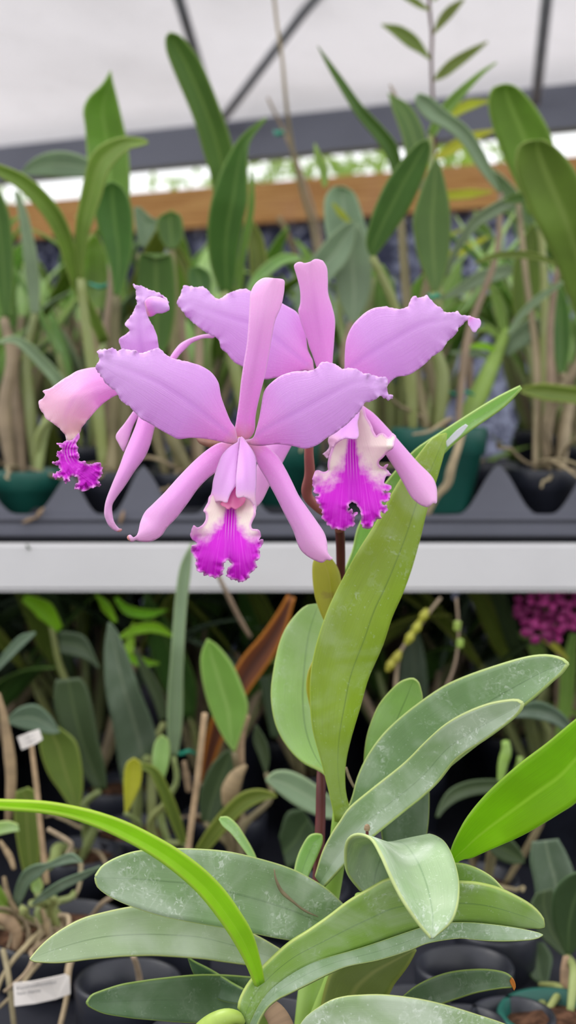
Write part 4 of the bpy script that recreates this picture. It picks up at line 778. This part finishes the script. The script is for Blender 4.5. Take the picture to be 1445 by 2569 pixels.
protoU = [crowd_plant(LU, GU, m, nl, (.09, .17), (.018, .036)) for m, nl in ((('mid','round','mid'),13), (('grey','mid','round'),12), (('grey','spring','mid','dark'),13), (('olive','grey','round','mid'),12))]
zU = ztm + .004; spots = []
for r, Y in enumerate((1.42, 1.58, 1.76, 1.96)):
    x = -.52 - r * .05 + (.04 if r % 2 else 0)
    while x < .52 + r * .06:
        spots.append((x + random.uniform(-.012, .012), Y + random.uniform(-.02, .02), .86 if Y < 1.5 else .98)); x += .105
random.shuffle(spots)
used = set()
for i, (x, y, s) in enumerate(spots):
    if any(abs(x - c.x) < .07 and abs(y - c.y) < .075 for c in (cI, cJ, cK)): continue
    px_ = 722 + x / y * F
    if 520 < px_ < 900: s *= .72
    if 1110 < px_ < 1300: s *= .6
    if 1130 < px_ < 1290 and y > 1.5: continue
    k = i % 4
    if k not in used: used.add(k); r = protoU[k]; r.location = (x, y, zU); r.rotation_euler = (0, 0, random.uniform(0, 6.28)); r.scale = (s, s, s)
    else: dup(protoU[k], (x, y, zU), random.uniform(0, 6.28), sc=s)
# ================================================================== lower shelf
RZ = CZ - .375                                        # rim height of the small pots on the shelf
def spotL(px, py, z=None): return PZ(px, py, z or RZ)
GL = 'dark leafy orchids crowded under the bench'; LL = 'dark blurred orchid in a black pot in the crowded rows under the bench'
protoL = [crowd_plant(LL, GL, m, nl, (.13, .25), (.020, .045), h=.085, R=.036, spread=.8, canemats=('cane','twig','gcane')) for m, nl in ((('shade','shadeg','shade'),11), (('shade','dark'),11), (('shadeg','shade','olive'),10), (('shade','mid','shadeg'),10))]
spots = []
for r, Y in enumerate((1.36, 1.50, 1.66, 1.84, 2.02)):
    x = -.55 - r * .07 + (.05 if r % 2 else 0)
    while x < .6 + r * .07: spots.append((x + random.uniform(-.015, .015), Y + random.uniform(-.02, .02), random.uniform(.78, .95) + .05 * r)); x += .115
random.shuffle(spots); used = set()
for i, (x, y, s) in enumerate(spots):
    k = i % 4
    if k not in used: used.add(k); r = protoL[k]; r.location = (x, y, SZ); r.rotation_euler = (0, 0, random.uniform(0, 6.28)); r.scale = (s, s, s)
    else: dup(protoL[k], (x, y, SZ), random.uniform(0, 6.28), sc=s)
# named, traced plants on the shelf
def lpot(px, Y, R, mat, name, label, roots=2, h=.085, z=None):
    f = P(px, 1284, Y); c = Vector((f.x, Y, z or RZ)); return potted(name, c, R, h, mat, label, roots=roots), c
q1, c1 = lpot(330, 1.14, .040, 'blackpot', 'potted_orchid', 'orchid under the bench with long grey-green sword leaves on the left')
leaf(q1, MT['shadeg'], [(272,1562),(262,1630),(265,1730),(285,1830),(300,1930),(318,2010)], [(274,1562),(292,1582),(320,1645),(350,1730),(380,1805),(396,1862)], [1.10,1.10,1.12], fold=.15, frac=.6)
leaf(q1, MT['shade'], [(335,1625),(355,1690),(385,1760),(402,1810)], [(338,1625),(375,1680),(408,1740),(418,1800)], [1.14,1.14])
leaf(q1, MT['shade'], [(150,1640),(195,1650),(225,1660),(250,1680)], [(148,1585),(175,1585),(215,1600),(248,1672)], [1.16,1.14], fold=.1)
for a in ((370,1900,1.12,12),(410,1815,1.14,10)): cane(q1, *a[:3], c1, a[3], 'bulb')
q2, c2 = lpot(430, 1.05, .036, 'blackpot', 'potted_orchid', 'orchid with one very long grey strap leaf crossing in front of the rail')
leaf(q2, MT['grey'], [(480,1362),(452,1420),(440,1500),(432,1600),(426,1680),(420,1760),(420,1850),(428,1900)], [(484,1364),(478,1440),(470,1500),(463,1600),(459,1700),(458,1800),(450,1870),(444,1900)], [1.02,1.03,1.06], fold=.2)
leaf(q2, MT['round'], [(405,1845),(388,1865),(382,1910),(392,1960)], [(408,1845),(424,1862),(424,1910),(410,1960)], [1.02,1.02])
leaf(q2, MT['yellow'], [(335,1902),(316,1918),(310,1960),(313,2040)], [(338,1902),(354,1918),(352,1970),(318,2042)], [1.0,1.0])
sleaf(q2, MT['olive'], [(352,1922),(385,1935),(412,1985),(438,2050),(462,2120)], [14,26,30,28,18], [1.0,1.02], fold=.2)
for a in ((436,1900,1.06,8),(400,1960,1.02,9),(315,2040,1.0,8),(462,2120,1.02,8)): cane(q2, *a[:3], c2, a[3], 'bulb')
q3, c3 = lpot(590, 1.02, .038, 'blackpot', 'potted_orchid', 'orchid below the rail with a bright green spear leaf and papery tan sheaths')
leaf(q3, MT['mid'], [(520,1603),(505,1640),(504,1680),(515,1740),(535,1800),(560,1850),(585,1885)], [(522,1604),(548,1622),(582,1665),(607,1720),(622,1770),(614,1810),(590,1886)], [1.0,1.0], fold=.12, frac=.45)
leaf(q3, MT['shade'], [(570,1880),(530,1920),(502,1990),(505,2060)], [(590,1890),(590,1950),(570,2010),(530,2070)], [1.03,1.03])
leaf(q3, MT['olive'], [(692,1992),(650,1980),(605,1990),(560,2030),(520,2080),(490,2130)], [(695,2000),(660,2010),(615,2035),(575,2075),(545,2110),(510,2150)], [.96,.98], fold=.15)
leaf(q3, MT['shade'], [(640,1820),(636,1860),(650,1900),(665,1940)], [(645,1820),(668,1860),(676,1900),(670,1940)], [1.04,1.04])
ptube(q3, MT['husk'], [(622,1795),(606,1830),(600,1870),(604,1920)], [7,13,14,10], [1.01,1.01], 'husk')
ptube(q3, MT['husk'], [(617,1920),(595,1945),(578,1980),(570,2020)], [5,20,24,14], [.99,.99], 'husk')
ptube(q3, MT['husk'], [(462,1910),(468,1945),(474,1985)], [6,9,8], [1.02,1.02], 'husk')
for a in ((588,1890,1.0,9),(515,2065,1.03,9),(500,2140,.98,8),(668,1940,1.04,8)): cane(q3, *a[:3], c3, a[3], 'cane')
q4, c4 = lpot(560, 1.18, .038, 'blackpot', 'potted_orchid', 'orchid under the bench with a withered orange-brown strap leaf')
leaf(q4, MT['dead'], [(722,1492),(690,1545),(650,1600),(600,1660),(550,1760),(528,1810),(510,1890),(500,1965)], [(740,1500),(718,1580),(690,1640),(660,1685),(618,1745),(562,1850),(532,1930),(512,1968)], [1.12,1.13,1.16], fold=.2)
leaf(q4, MT['shade'], [(650,1700),(660,1760),(680,1850)], [(700,1690),(715,1760),(700,1850)], [1.2,1.2])
cane(q4, 508, 1965, 1.16, c4, 8, 'twig')
q5, c5 = lpot(180, 1.08, .038, 'blackpot', 'potted_orchid', 'orchid with wide dark olive leaves above the white plant tag')
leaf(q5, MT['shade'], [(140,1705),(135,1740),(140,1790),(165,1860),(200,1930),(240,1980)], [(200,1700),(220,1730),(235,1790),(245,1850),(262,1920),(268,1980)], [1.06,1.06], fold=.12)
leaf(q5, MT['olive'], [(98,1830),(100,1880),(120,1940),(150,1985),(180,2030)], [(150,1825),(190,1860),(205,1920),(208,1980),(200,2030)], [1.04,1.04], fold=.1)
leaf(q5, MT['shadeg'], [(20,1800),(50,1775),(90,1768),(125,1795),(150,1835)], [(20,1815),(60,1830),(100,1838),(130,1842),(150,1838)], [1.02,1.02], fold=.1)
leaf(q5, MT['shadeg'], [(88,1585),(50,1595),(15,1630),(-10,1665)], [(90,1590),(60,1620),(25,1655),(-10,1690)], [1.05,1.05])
ptube(q5, MT['husk'], [(-5,1740),(10,1800),(22,1880),(28,1960),(20,2060)], [6,11,15,13,8], [.98,.98], 'husk')
leaf(q5, MT['olive'], [(40,1985),(35,2050),(45,2130),(60,2200)], [(70,1975),(95,2000),(100,2120),(98,2200)], [.96,.96], fold=.1)
for a in ((250,1985,1.06,10),(190,2035,1.04,10),(80,2200,.97,14)): cane(q5, *a[:3], c5, a[3], 'bulb')
cq = PZ(110, 2395, RZ); q6 = potted('potted_orchid', Vector((cq.x, cq.y + .05, RZ)), .052, .085, 'blackpot', 'small orchid in a black pot with a printed tag, at the bottom left corner', roots=8); c6 = Vector((cq.x, cq.y + .05, RZ))
leaf(q6, MT['shadeg'], [(205,2160),(180,2140),(150,2150),(120,2165),(85,2170),(55,2190),(38,2230),(28,2290)], [(208,2165),(185,2165),(150,2172),(120,2180),(100,2200),(75,2220),(55,2260),(40,2300)], [.86,.88,.90], fold=.2)
leaf(q6, MT['shadeg'], [(252,2172),(200,2190),(150,2210),(105,2240),(78,2268)], [(254,2176),(210,2206),(160,2232),(120,2255),(82,2272)], [.84,.88], fold=.2)
leaf(q6, MT['mid'], [(-20,2200),(5,2230),(25,2270),(32,2300)], [(-20,2290),(0,2300),(20,2305),(34,2310)], [.88,.9])
leaf(q6, MT['round'], [(80,2200),(78,2230),(90,2245)], [(100,2200),(108,2225),(96,2245)], [.9,.9])
leaf(q6, MT['round'], [(-20,2065),(20,2060),(45,2068)], [(-20,2100),(20,2090),(48,2085)], [.9,.9])
ptube(q6, MT['husk'], [(-10,2300),(20,2310),(42,2340),(40,2380)], [12,18,14,9], [.88,.88], 'husk')
for pts in ([(60,2320),(75,2350),(95,2380)],[(105,2280),(120,2330),(130,2390)],[(10,2200),(20,2250),(45,2290)],[(0,2110),(25,2150),(35,2180)]): ptube(q6, MT['husk'], pts, [5,9,6], [.9,.89], 'husk')
for i in range(5): ptube(q6, MT['root'], [(20+34*i,2290+random.randint(-10,20)),(30+32*i+random.randint(-16,16),2340),(24+35*i+random.randint(-14,14),2390+random.randint(0,20))], [3,5,4], [.90,.885], 'root')
for a in ((32,2300,.9,14),(80,2270,.88,10),(90,2245,.9,10),(150,2260,.93,10),(185,2240,.94,9)): cane(q6, *a[:3], c6, a[3], 'bulb')
ptube(q6, MT['root'], [(8,2385),(18,2430),(25,2480),(36,2580)], [7,8,7,7], [.86,.835,.825,.82], 'root')['label'] = 'long pale hanging root'
ptube(q6, MT['root'], [(190,2385),(172,2430),(168,2500),(150,2580)], [8,9,7,7], [.86,.84,.83,.82], 'root')
ptube(q6, MT['twig'], [(120,2080),(170,2110),(178,2125),(160,2160)], [6,7,7,6], [.9,.9], 'root')
# right side of the shelf
q7, c7 = lpot(1190, 1.02, .038, 'blackpot', 'potted_orchid', 'orchid under the bench on the right with two dull arching leaves')
leaf(q7, MT['shade'], [(1093,2050),(1105,2015),(1130,1980),(1175,1960),(1230,1955),(1262,1960)], [(1100,2052),(1118,2030),(1150,2008),(1190,1995),(1225,1990),(1262,1985)], [.98,1.0], fold=.15)
leaf(q7, MT['shadeg'], [(1285,1790),(1310,1768),(1350,1760),(1390,1775),(1420,1800),(1440,1830)], [(1280,1802),(1310,1800),(1350,1805),(1385,1815),(1410,1830),(1430,1845)], [.96,.98], fold=.25)
leaf(q7, MT['shade'], [(1225,2115),(1270,2100),(1300,2125),(1316,2155)], [(1225,2130),(1250,2155),(1285,2168),(1316,2165)], [.98,.98])
ptube(q7, MT['bulb'], [(1268,1860),(1270,1885),(1262,1915),(1255,1960)], [10,14,12,8], [1.0,1.0], 'flower_bud')
ptube(q7, MT['bulb'], [(1305,1900),(1302,1925),(1290,1960)], [8,11,8], [1.0,1.0], 'flower_bud')
for a in ((1262,1970,1.0,8),(1440,1840,.98,8),(1225,2125,.98,7),(1255,1955,1.0,6),(1290,1960,1.0,6)): cane(q7, *a[:3], c7, a[3], 'cane')
cr8 = PZ(1370, 2478, RZ); c8 = Vector((cr8.x, cr8.y - .034, RZ)); q8 = potted('potted_orchid', c8, .036, .085, 'greenpot', 'orchid in a small dark green pot at the bottom right corner', roots=0)
leaf(q8, MT['shadeg'], [(1335,2112),(1330,2160),(1340,2210),(1345,2250)], [(1400,2105),(1420,2140),(1440,2190),(1450,2240)], [.92,.92], fold=.15)
leaf(q8, MT['shade'], [(1470,2180),(1420,2200),(1390,2240),(1385,2300),(1400,2350),(1420,2395)], [(1500,2200),(1495,2260),(1480,2310),(1460,2350),(1445,2380),(1430,2398)], [.84,.86], fold=.1)
leaf(q8, MT['shade'], [(1345,2240),(1330,2280),(1350,2340),(1385,2375),(1415,2400)], [(1385,2228),(1400,2270),(1410,2320),(1420,2360),(1425,2400)], [.88,.87])
leaf(q8, MT['shade'], [(1300,2360),(1305,2400),(1330,2450),(1360,2470)], [(1365,2365),(1385,2400),(1380,2440),(1372,2472)], [.92,.9])
leaf(q8, MT['shadeg'], [(1420,2440),(1395,2490),(1380,2540),(1378,2580)], [(1424,2440),(1430,2490),(1425,2540),(1415,2590)], [.86,.85])
for a in ((1425,2400,.86,10),(1366,2472,.9,8),(1400,2560,.86,9)): cane(q8, *a[:3], c8, a[3], 'bulb')
ptube(q8, MT['husk'], [(1422,2400),(1418,2440),(1425,2500),(1440,2560)], [10,14,18,20], [.85,.84], 'husk')
ptube(q8, MT['root'], [(1308,2560),(1330,2556),(1350,2566),(1365,2585)], [5,6,6,5], [.86,.85], 'root')
ptube(q8, MT['root'], [(1378,2500),(1352,2500),(1345,2520),(1360,2540)], [5,5,6,5], [.88,.87], 'root')
ptube(q8, MT['root'], [(1450,2545),(1420,2552),(1390,2565)], [6,6,5], [.84,.85], 'root')
q9, c9 = lpot(760, 1.0, .036, 'blackpot', 'potted_orchid', 'orchid with a pale silvery leaf lying behind the dark red stem', roots=0)
leaf(q9, MT['grey'], [(668,1955),(690,1935),(730,1935),(780,1960),(830,2000),(850,2020)], [(668,1960),(700,1990),(740,2020),(790,2045),(830,2055),(850,2050)], [.94,.96], fold=.1)
leaf(q9, MT['shade'], [(700,2100),(720,2040),(760,2030)], [(720,2180),(780,2150),(790,2080)], [.98,.98])
cane(q9, 850, 2035, .96, c9, 8, 'bulb')
q10, c10 = lpot(1010, 1.1, .038, 'blackpot', 'potted_orchid', 'orchid with yellow-green buds hanging in the dark right of the tall leaf', roots=0)
ptube(q10, MT['twig'], [(1105,1500),(1070,1545),(1040,1590),(1000,1650),(990,1800)], [4,4,4,5,6], [1.12,1.1], 'flower_stalk')
for x, y in ((1063,1545),(1045,1575),(1028,1600),(995,1650),(980,1668)): ptube(q10, MT['yellow'], [(x+8,y-16),(x,y),(x-9,y+15)], [6,12,6], 1.10, 'flower_bud', k=8)
ptube(q10, MT['bulb'], [(1148,1560),(1146,1580)], [10,9], 1.1, 'flower_bud'); ptube(q10, MT['bulb'], [(1155,1605),(1153,1622)], [9,9], 1.1, 'flower_bud'); ptube(q10, MT['twig'], [(1145,1500),(1150,1600),(1130,1700),(1050,1850)], [3,3,4,5], [1.12,1.1], 'flower_stalk')
cane(q10, 990, 1800, 1.1, c10, 7, 'cane'); cane(q10, 1050, 1850, 1.1, c10, 6, 'cane')
# magenta-flowered plant at the right, just under the rail
q11, c11 = lpot(1380, 1.3, .04, 'blackpot', 'potted_orchid', 'orchid with small dark magenta blooms under the right end of the rail', roots=0)
mg = flat('dark_magenta_bloom', srgb(178, 58, 134), .5, var=.45, sc=70, trans=.35, tcol=srgb(225, 90, 185))
for i, (x, y) in enumerate(((1345,1500),(1385,1505),(1425,1500),(1330,1545),(1365,1560),(1400,1525),(1440,1530),(1350,1585),(1385,1590),(1428,1560),(1320,1515),(1400,1560))):
    c = P(x, y, 1.185 + random.uniform(-.012, .012)); vs = []; fs = []
    for k in range(5):
        a = k * 1.2566 + i; d = Vector((math.cos(a), -.5 + .25 * (i % 4), math.sin(a) * (.7 + .1 * (i % 3)))); s_ = Vector((-math.sin(a), 0, math.cos(a))); b = len(vs); r = .012 + .002 * (i % 4)
        vs += [c, c + d * r * .55 + s_ * r * .38 + Vector((0, -.002, 0)), c + d * r, c + d * r * .55 - s_ * r * .38 + Vector((0, -.002, 0))]; fs.append((b, b + 1, b + 2, b + 3))
    mesh('bloom', vs, fs, mg, q11, thick=.0008, sub=1)
ptube(q11, MT['twig'], [(1380,1500),(1390,1560),(1400,1650),(1395,1800),(1385,1900)], [3,4,5,6,7], [1.20,1.29], 'flower_stalk')
sleaf(q11, MT['mid'], [(1290,1590),(1325,1600),(1350,1640),(1370,1720)], [10,36,40,18], [1.26,1.28]); sleaf(q11, MT['yellow'], [(1360,1600),(1395,1625),(1425,1655)], [10,18,6], [1.22,1.22])
sleaf(q11, MT['mid'], [(1440,1590),(1425,1680),(1420,1760),(1400,1860)], [20,40,36,18], [1.24,1.26])
cane(q11, 1385, 1900, 1.29, c11, 7, 'cane'); cane(q11, 1370, 1720, 1.28, c11, 9, 'bulb'); cane(q11, 1400, 1860, 1.26, c11, 9, 'bulb')
# lime leaves catching light on the far left under the rail
q12, c12 = lpot(290, 1.27, .04, 'blackpot', 'potted_orchid', 'orchid with lime-green leaves catching light under the left part of the rail', roots=0)
for sp, w_ in (([(290,1500),(320,1530),(370,1540),(420,1530)],[10,26,24,4]), ([(300,1600),(340,1580),(390,1575),(440,1600)],[10,26,26,4]), ([(310,1640),(350,1660),(400,1665)],[14,26,4]), ([(60,1500),(110,1530),(150,1580)],[20,50,20]), ([(290,1560),(265,1520),(240,1490)],[10,26,6]), ([(300,1690),(320,1640),(335,1560)],[12,26,6])):
    sleaf(q12, MT['arc'], sp, w_, [1.2,1.22], fold=.2)
cane(q12, 300, 1620, 1.22, c12, 12, 'bulb'); cane(q12, 310, 1700, 1.22, c12, 10, 'bulb'); cane(q12, 130, 1570, 1.22, c12, 9, 'bulb')
# bamboo sticks and tags
t1 = empty('plant_tag', P(115, 2210, .93), 'small white plant tag on a bamboo stick at the left, below the rail', 'plant tag')
ptube(t1, MT['bamboo'], [(78,1862),(90,1960),(102,2080),(117,2215)], [6,7,7,8], [.94,.93], 'stick')
mesh('tag', [P(*a) for a in ((44,1849,.935),(72,1838,.932),(98,1829,.935),(107,1855,.935),(84,1869,.932),(55,1881,.935))], [(0,1,4,5),(1,2,3,4)], MT['paper'], t1, thick=.0008, smooth=False)
for j, (x0, y0) in enumerate(((62,1853),(66,1864))):
    ptube(t1, MT['ink'], [(x0, y0), (x0 + 12, y0 - 5), (x0 + 24, y0 - 10)], [.8, .8, .8], .9305, 'handwriting', k=5)
s2 = ptube(None, MT['bamboo'], [(514,1790),(506,1860),(495,1960),(480,2070),(470,2150)], [8,8,8,8,8], [.97,.97], 'bamboo_stick'); tag(s2, 'short tan bamboo stick standing in front of the orange-brown leaf', 'bamboo stick')
s3 = ptube(None, MT['twig'], [(545,1440),(575,1500),(600,1550),(628,1598)], [5,6,6,5], [1.1,1.14], 'dry_twig'); tag(s3, 'thin pale twig hanging below the rail beneath the front lip', 'dry twig')
s4 = ptube(None, MT['twig'], [(335,2400),(345,2430),(352,2480),(350,2580)], [7,8,9,9], [.80,.82], 'dry_root'); tag(s4, 'brown dry root hanging into the black pots under the lowest left leaves', 'dry root')
t2 = empty('plant_label', P(36, 2520, .80), 'white printed plant label with two lines of small type, bottom left', 'plant label')
lab = [P(*a) for a in ((34,2466,.808),(80,2462,.802),(130,2452,.804),(165,2444,.812),(174,2449,.813),(176,2493,.813),(140,2506,.806),(90,2517,.802),(37,2524,.806))]
mesh('tag', lab, [(0,1,7,8),(1,2,6,7),(2,3,4,5,6)], MT['paper'], t2, thick=.0008, smooth=False)
def text(s, px, py, Y, h, ang, par):
    cu = bpy.data.curves.new('printed_line', 'FONT'); cu.body = s; cu.size = h; cu.extrude = .0001; cu.materials.append(MT['ink'])
    to = bpy.data.objects.new('printed_line', cu); C.objects.link(to); dg = bpy.context.evaluated_depsgraph_get(); me = bpy.data.meshes.new_from_object(to.evaluated_get(dg)); bpy.data.objects.remove(to); o = bpy.data.objects.new('printed_line', me); C.objects.link(o); o.parent = par; o.location = P(px, py, Y) - OFF[par]; o.rotation_euler = (math.radians(90), -ang, math.radians(2)); return o
text('Rhyncholaeliocattleya', 42, 2484, .7985, .0028, math.radians(9.5), t2); text('New charms', 43, 2497, .7985, .0028, math.radians(8), t2)
# empty black pots standing in the tray
lt = empty('black_pot_tray', (0, .9, SZ), 'black plastic tray holding the empty pots on the low shelf', 'tray')
box(lt, MT['traydark'], (-.42, .74, SZ + .0005), (.42, 1.02, SZ + .05), 'tray_body', .004)
EP = [(335,2405,135,'empty black pot under the lowest left leaf of the flowering plant'), (560,2480,120,'empty black pot hidden behind the bright arching leaf base'), (1150,2372,125,'large empty black pot under the split leaf on the right'),
      (1270,2500,110,'empty black pot beside the small dark green pot'), (1230,2290,105,'empty black pot in shade behind the tip of the split leaf'), (1020,2470,105,'empty black pot just left of the small brown-tipped leaf'),(1150,2520,110,'empty black pot below the small brown-tipped leaf'), (440,2300,100,'empty black pot in shade between the two big left leaves')]
for px, py, rp_, lab in EP:
    f = PZ(px, py, RZ); R = rp_ / F * f.y; c = Vector((f.x, f.y - R * .9, RZ))
    o = tag(lathe(None, MT['blackpot'], c, potprof(R, .085), 'empty_pot'), lab, 'plant pot')
cam_d = bpy.data.cameras.new('camera'); cam = bpy.data.objects.new('camera', cam_d); C.objects.link(cam); S.camera = cam
cam.location = (0, 0, CZ); cam.rotation_euler = (math.pi / 2 - PITCH, 0, 0)
cam_d.sensor_fit = 'VERTICAL'; cam_d.sensor_height = 36; cam_d.lens = F / HH * 36; cam_d.clip_start = .02
cam_d.dof.use_dof = True; cam_d.dof.focus_distance = .595; cam_d.dof.aperture_fstop = 8.5
w = bpy.data.worlds.new('world'); S.world = w; w.use_nodes = True; nt = w.node_tree; nt.nodes.clear()
ge = nt.nodes.new('ShaderNodeNewGeometry'); se = nt.nodes.new('ShaderNodeSeparateXYZ'); nt.links.new(ge.outputs['Incoming'], se.inputs[0])
tc = nt.nodes.new('ShaderNodeTexCoord'); se = nt.nodes.new('ShaderNodeSeparateXYZ'); nt.links.new(tc.outputs['Generated'], se.inputs[0])
rp = nt.nodes.new('ShaderNodeValToRGB'); mr = nt.nodes.new('ShaderNodeMapRange'); mr.inputs[1].default_value = -1; mr.inputs[2].default_value = 1
nt.links.new(se.outputs[2], mr.inputs[0]); nt.links.new(mr.outputs[0], rp.inputs[0])
e = rp.color_ramp.elements; e[0].position = 0; e[0].color = (.16, .16, .15, 1); e[1].position = 1; e[1].color = (1, 1, 1, 1)
for p, c in ((.46, (.24, .24, .22)), (.52, (.86, .87, .88)), (.70, (.96, .97, 1.0))): x = e.new(p); x.color = (*c, 1)
bg = nt.nodes.new('ShaderNodeBackground'); bg.inputs[1].default_value = 1.15; nt.links.new(rp.outputs[0], bg.inputs[0])
wo = nt.nodes.new('ShaderNodeOutputWorld'); nt.links.new(bg.outputs[0], wo.inputs[0])
sd = bpy.data.lights.new('sun', 'SUN'); sd.energy = 1.6; sd.angle = math.radians(25); sd.color = (1, .97, .92)
su = bpy.data.objects.new('sun', sd); C.objects.link(su); su.rotation_euler = (math.radians(-22), math.radians(-28), 0)
S.view_settings.view_transform = 'Standard'; S.view_settings.look = 'None'; S.view_settings.gamma = 1; S.view_settings.exposure = .55
try: S.cycles.use_denoising = True; S.cycles.max_bounces = 8; S.cycles.transmission_bounces = 6
except Exception: pass
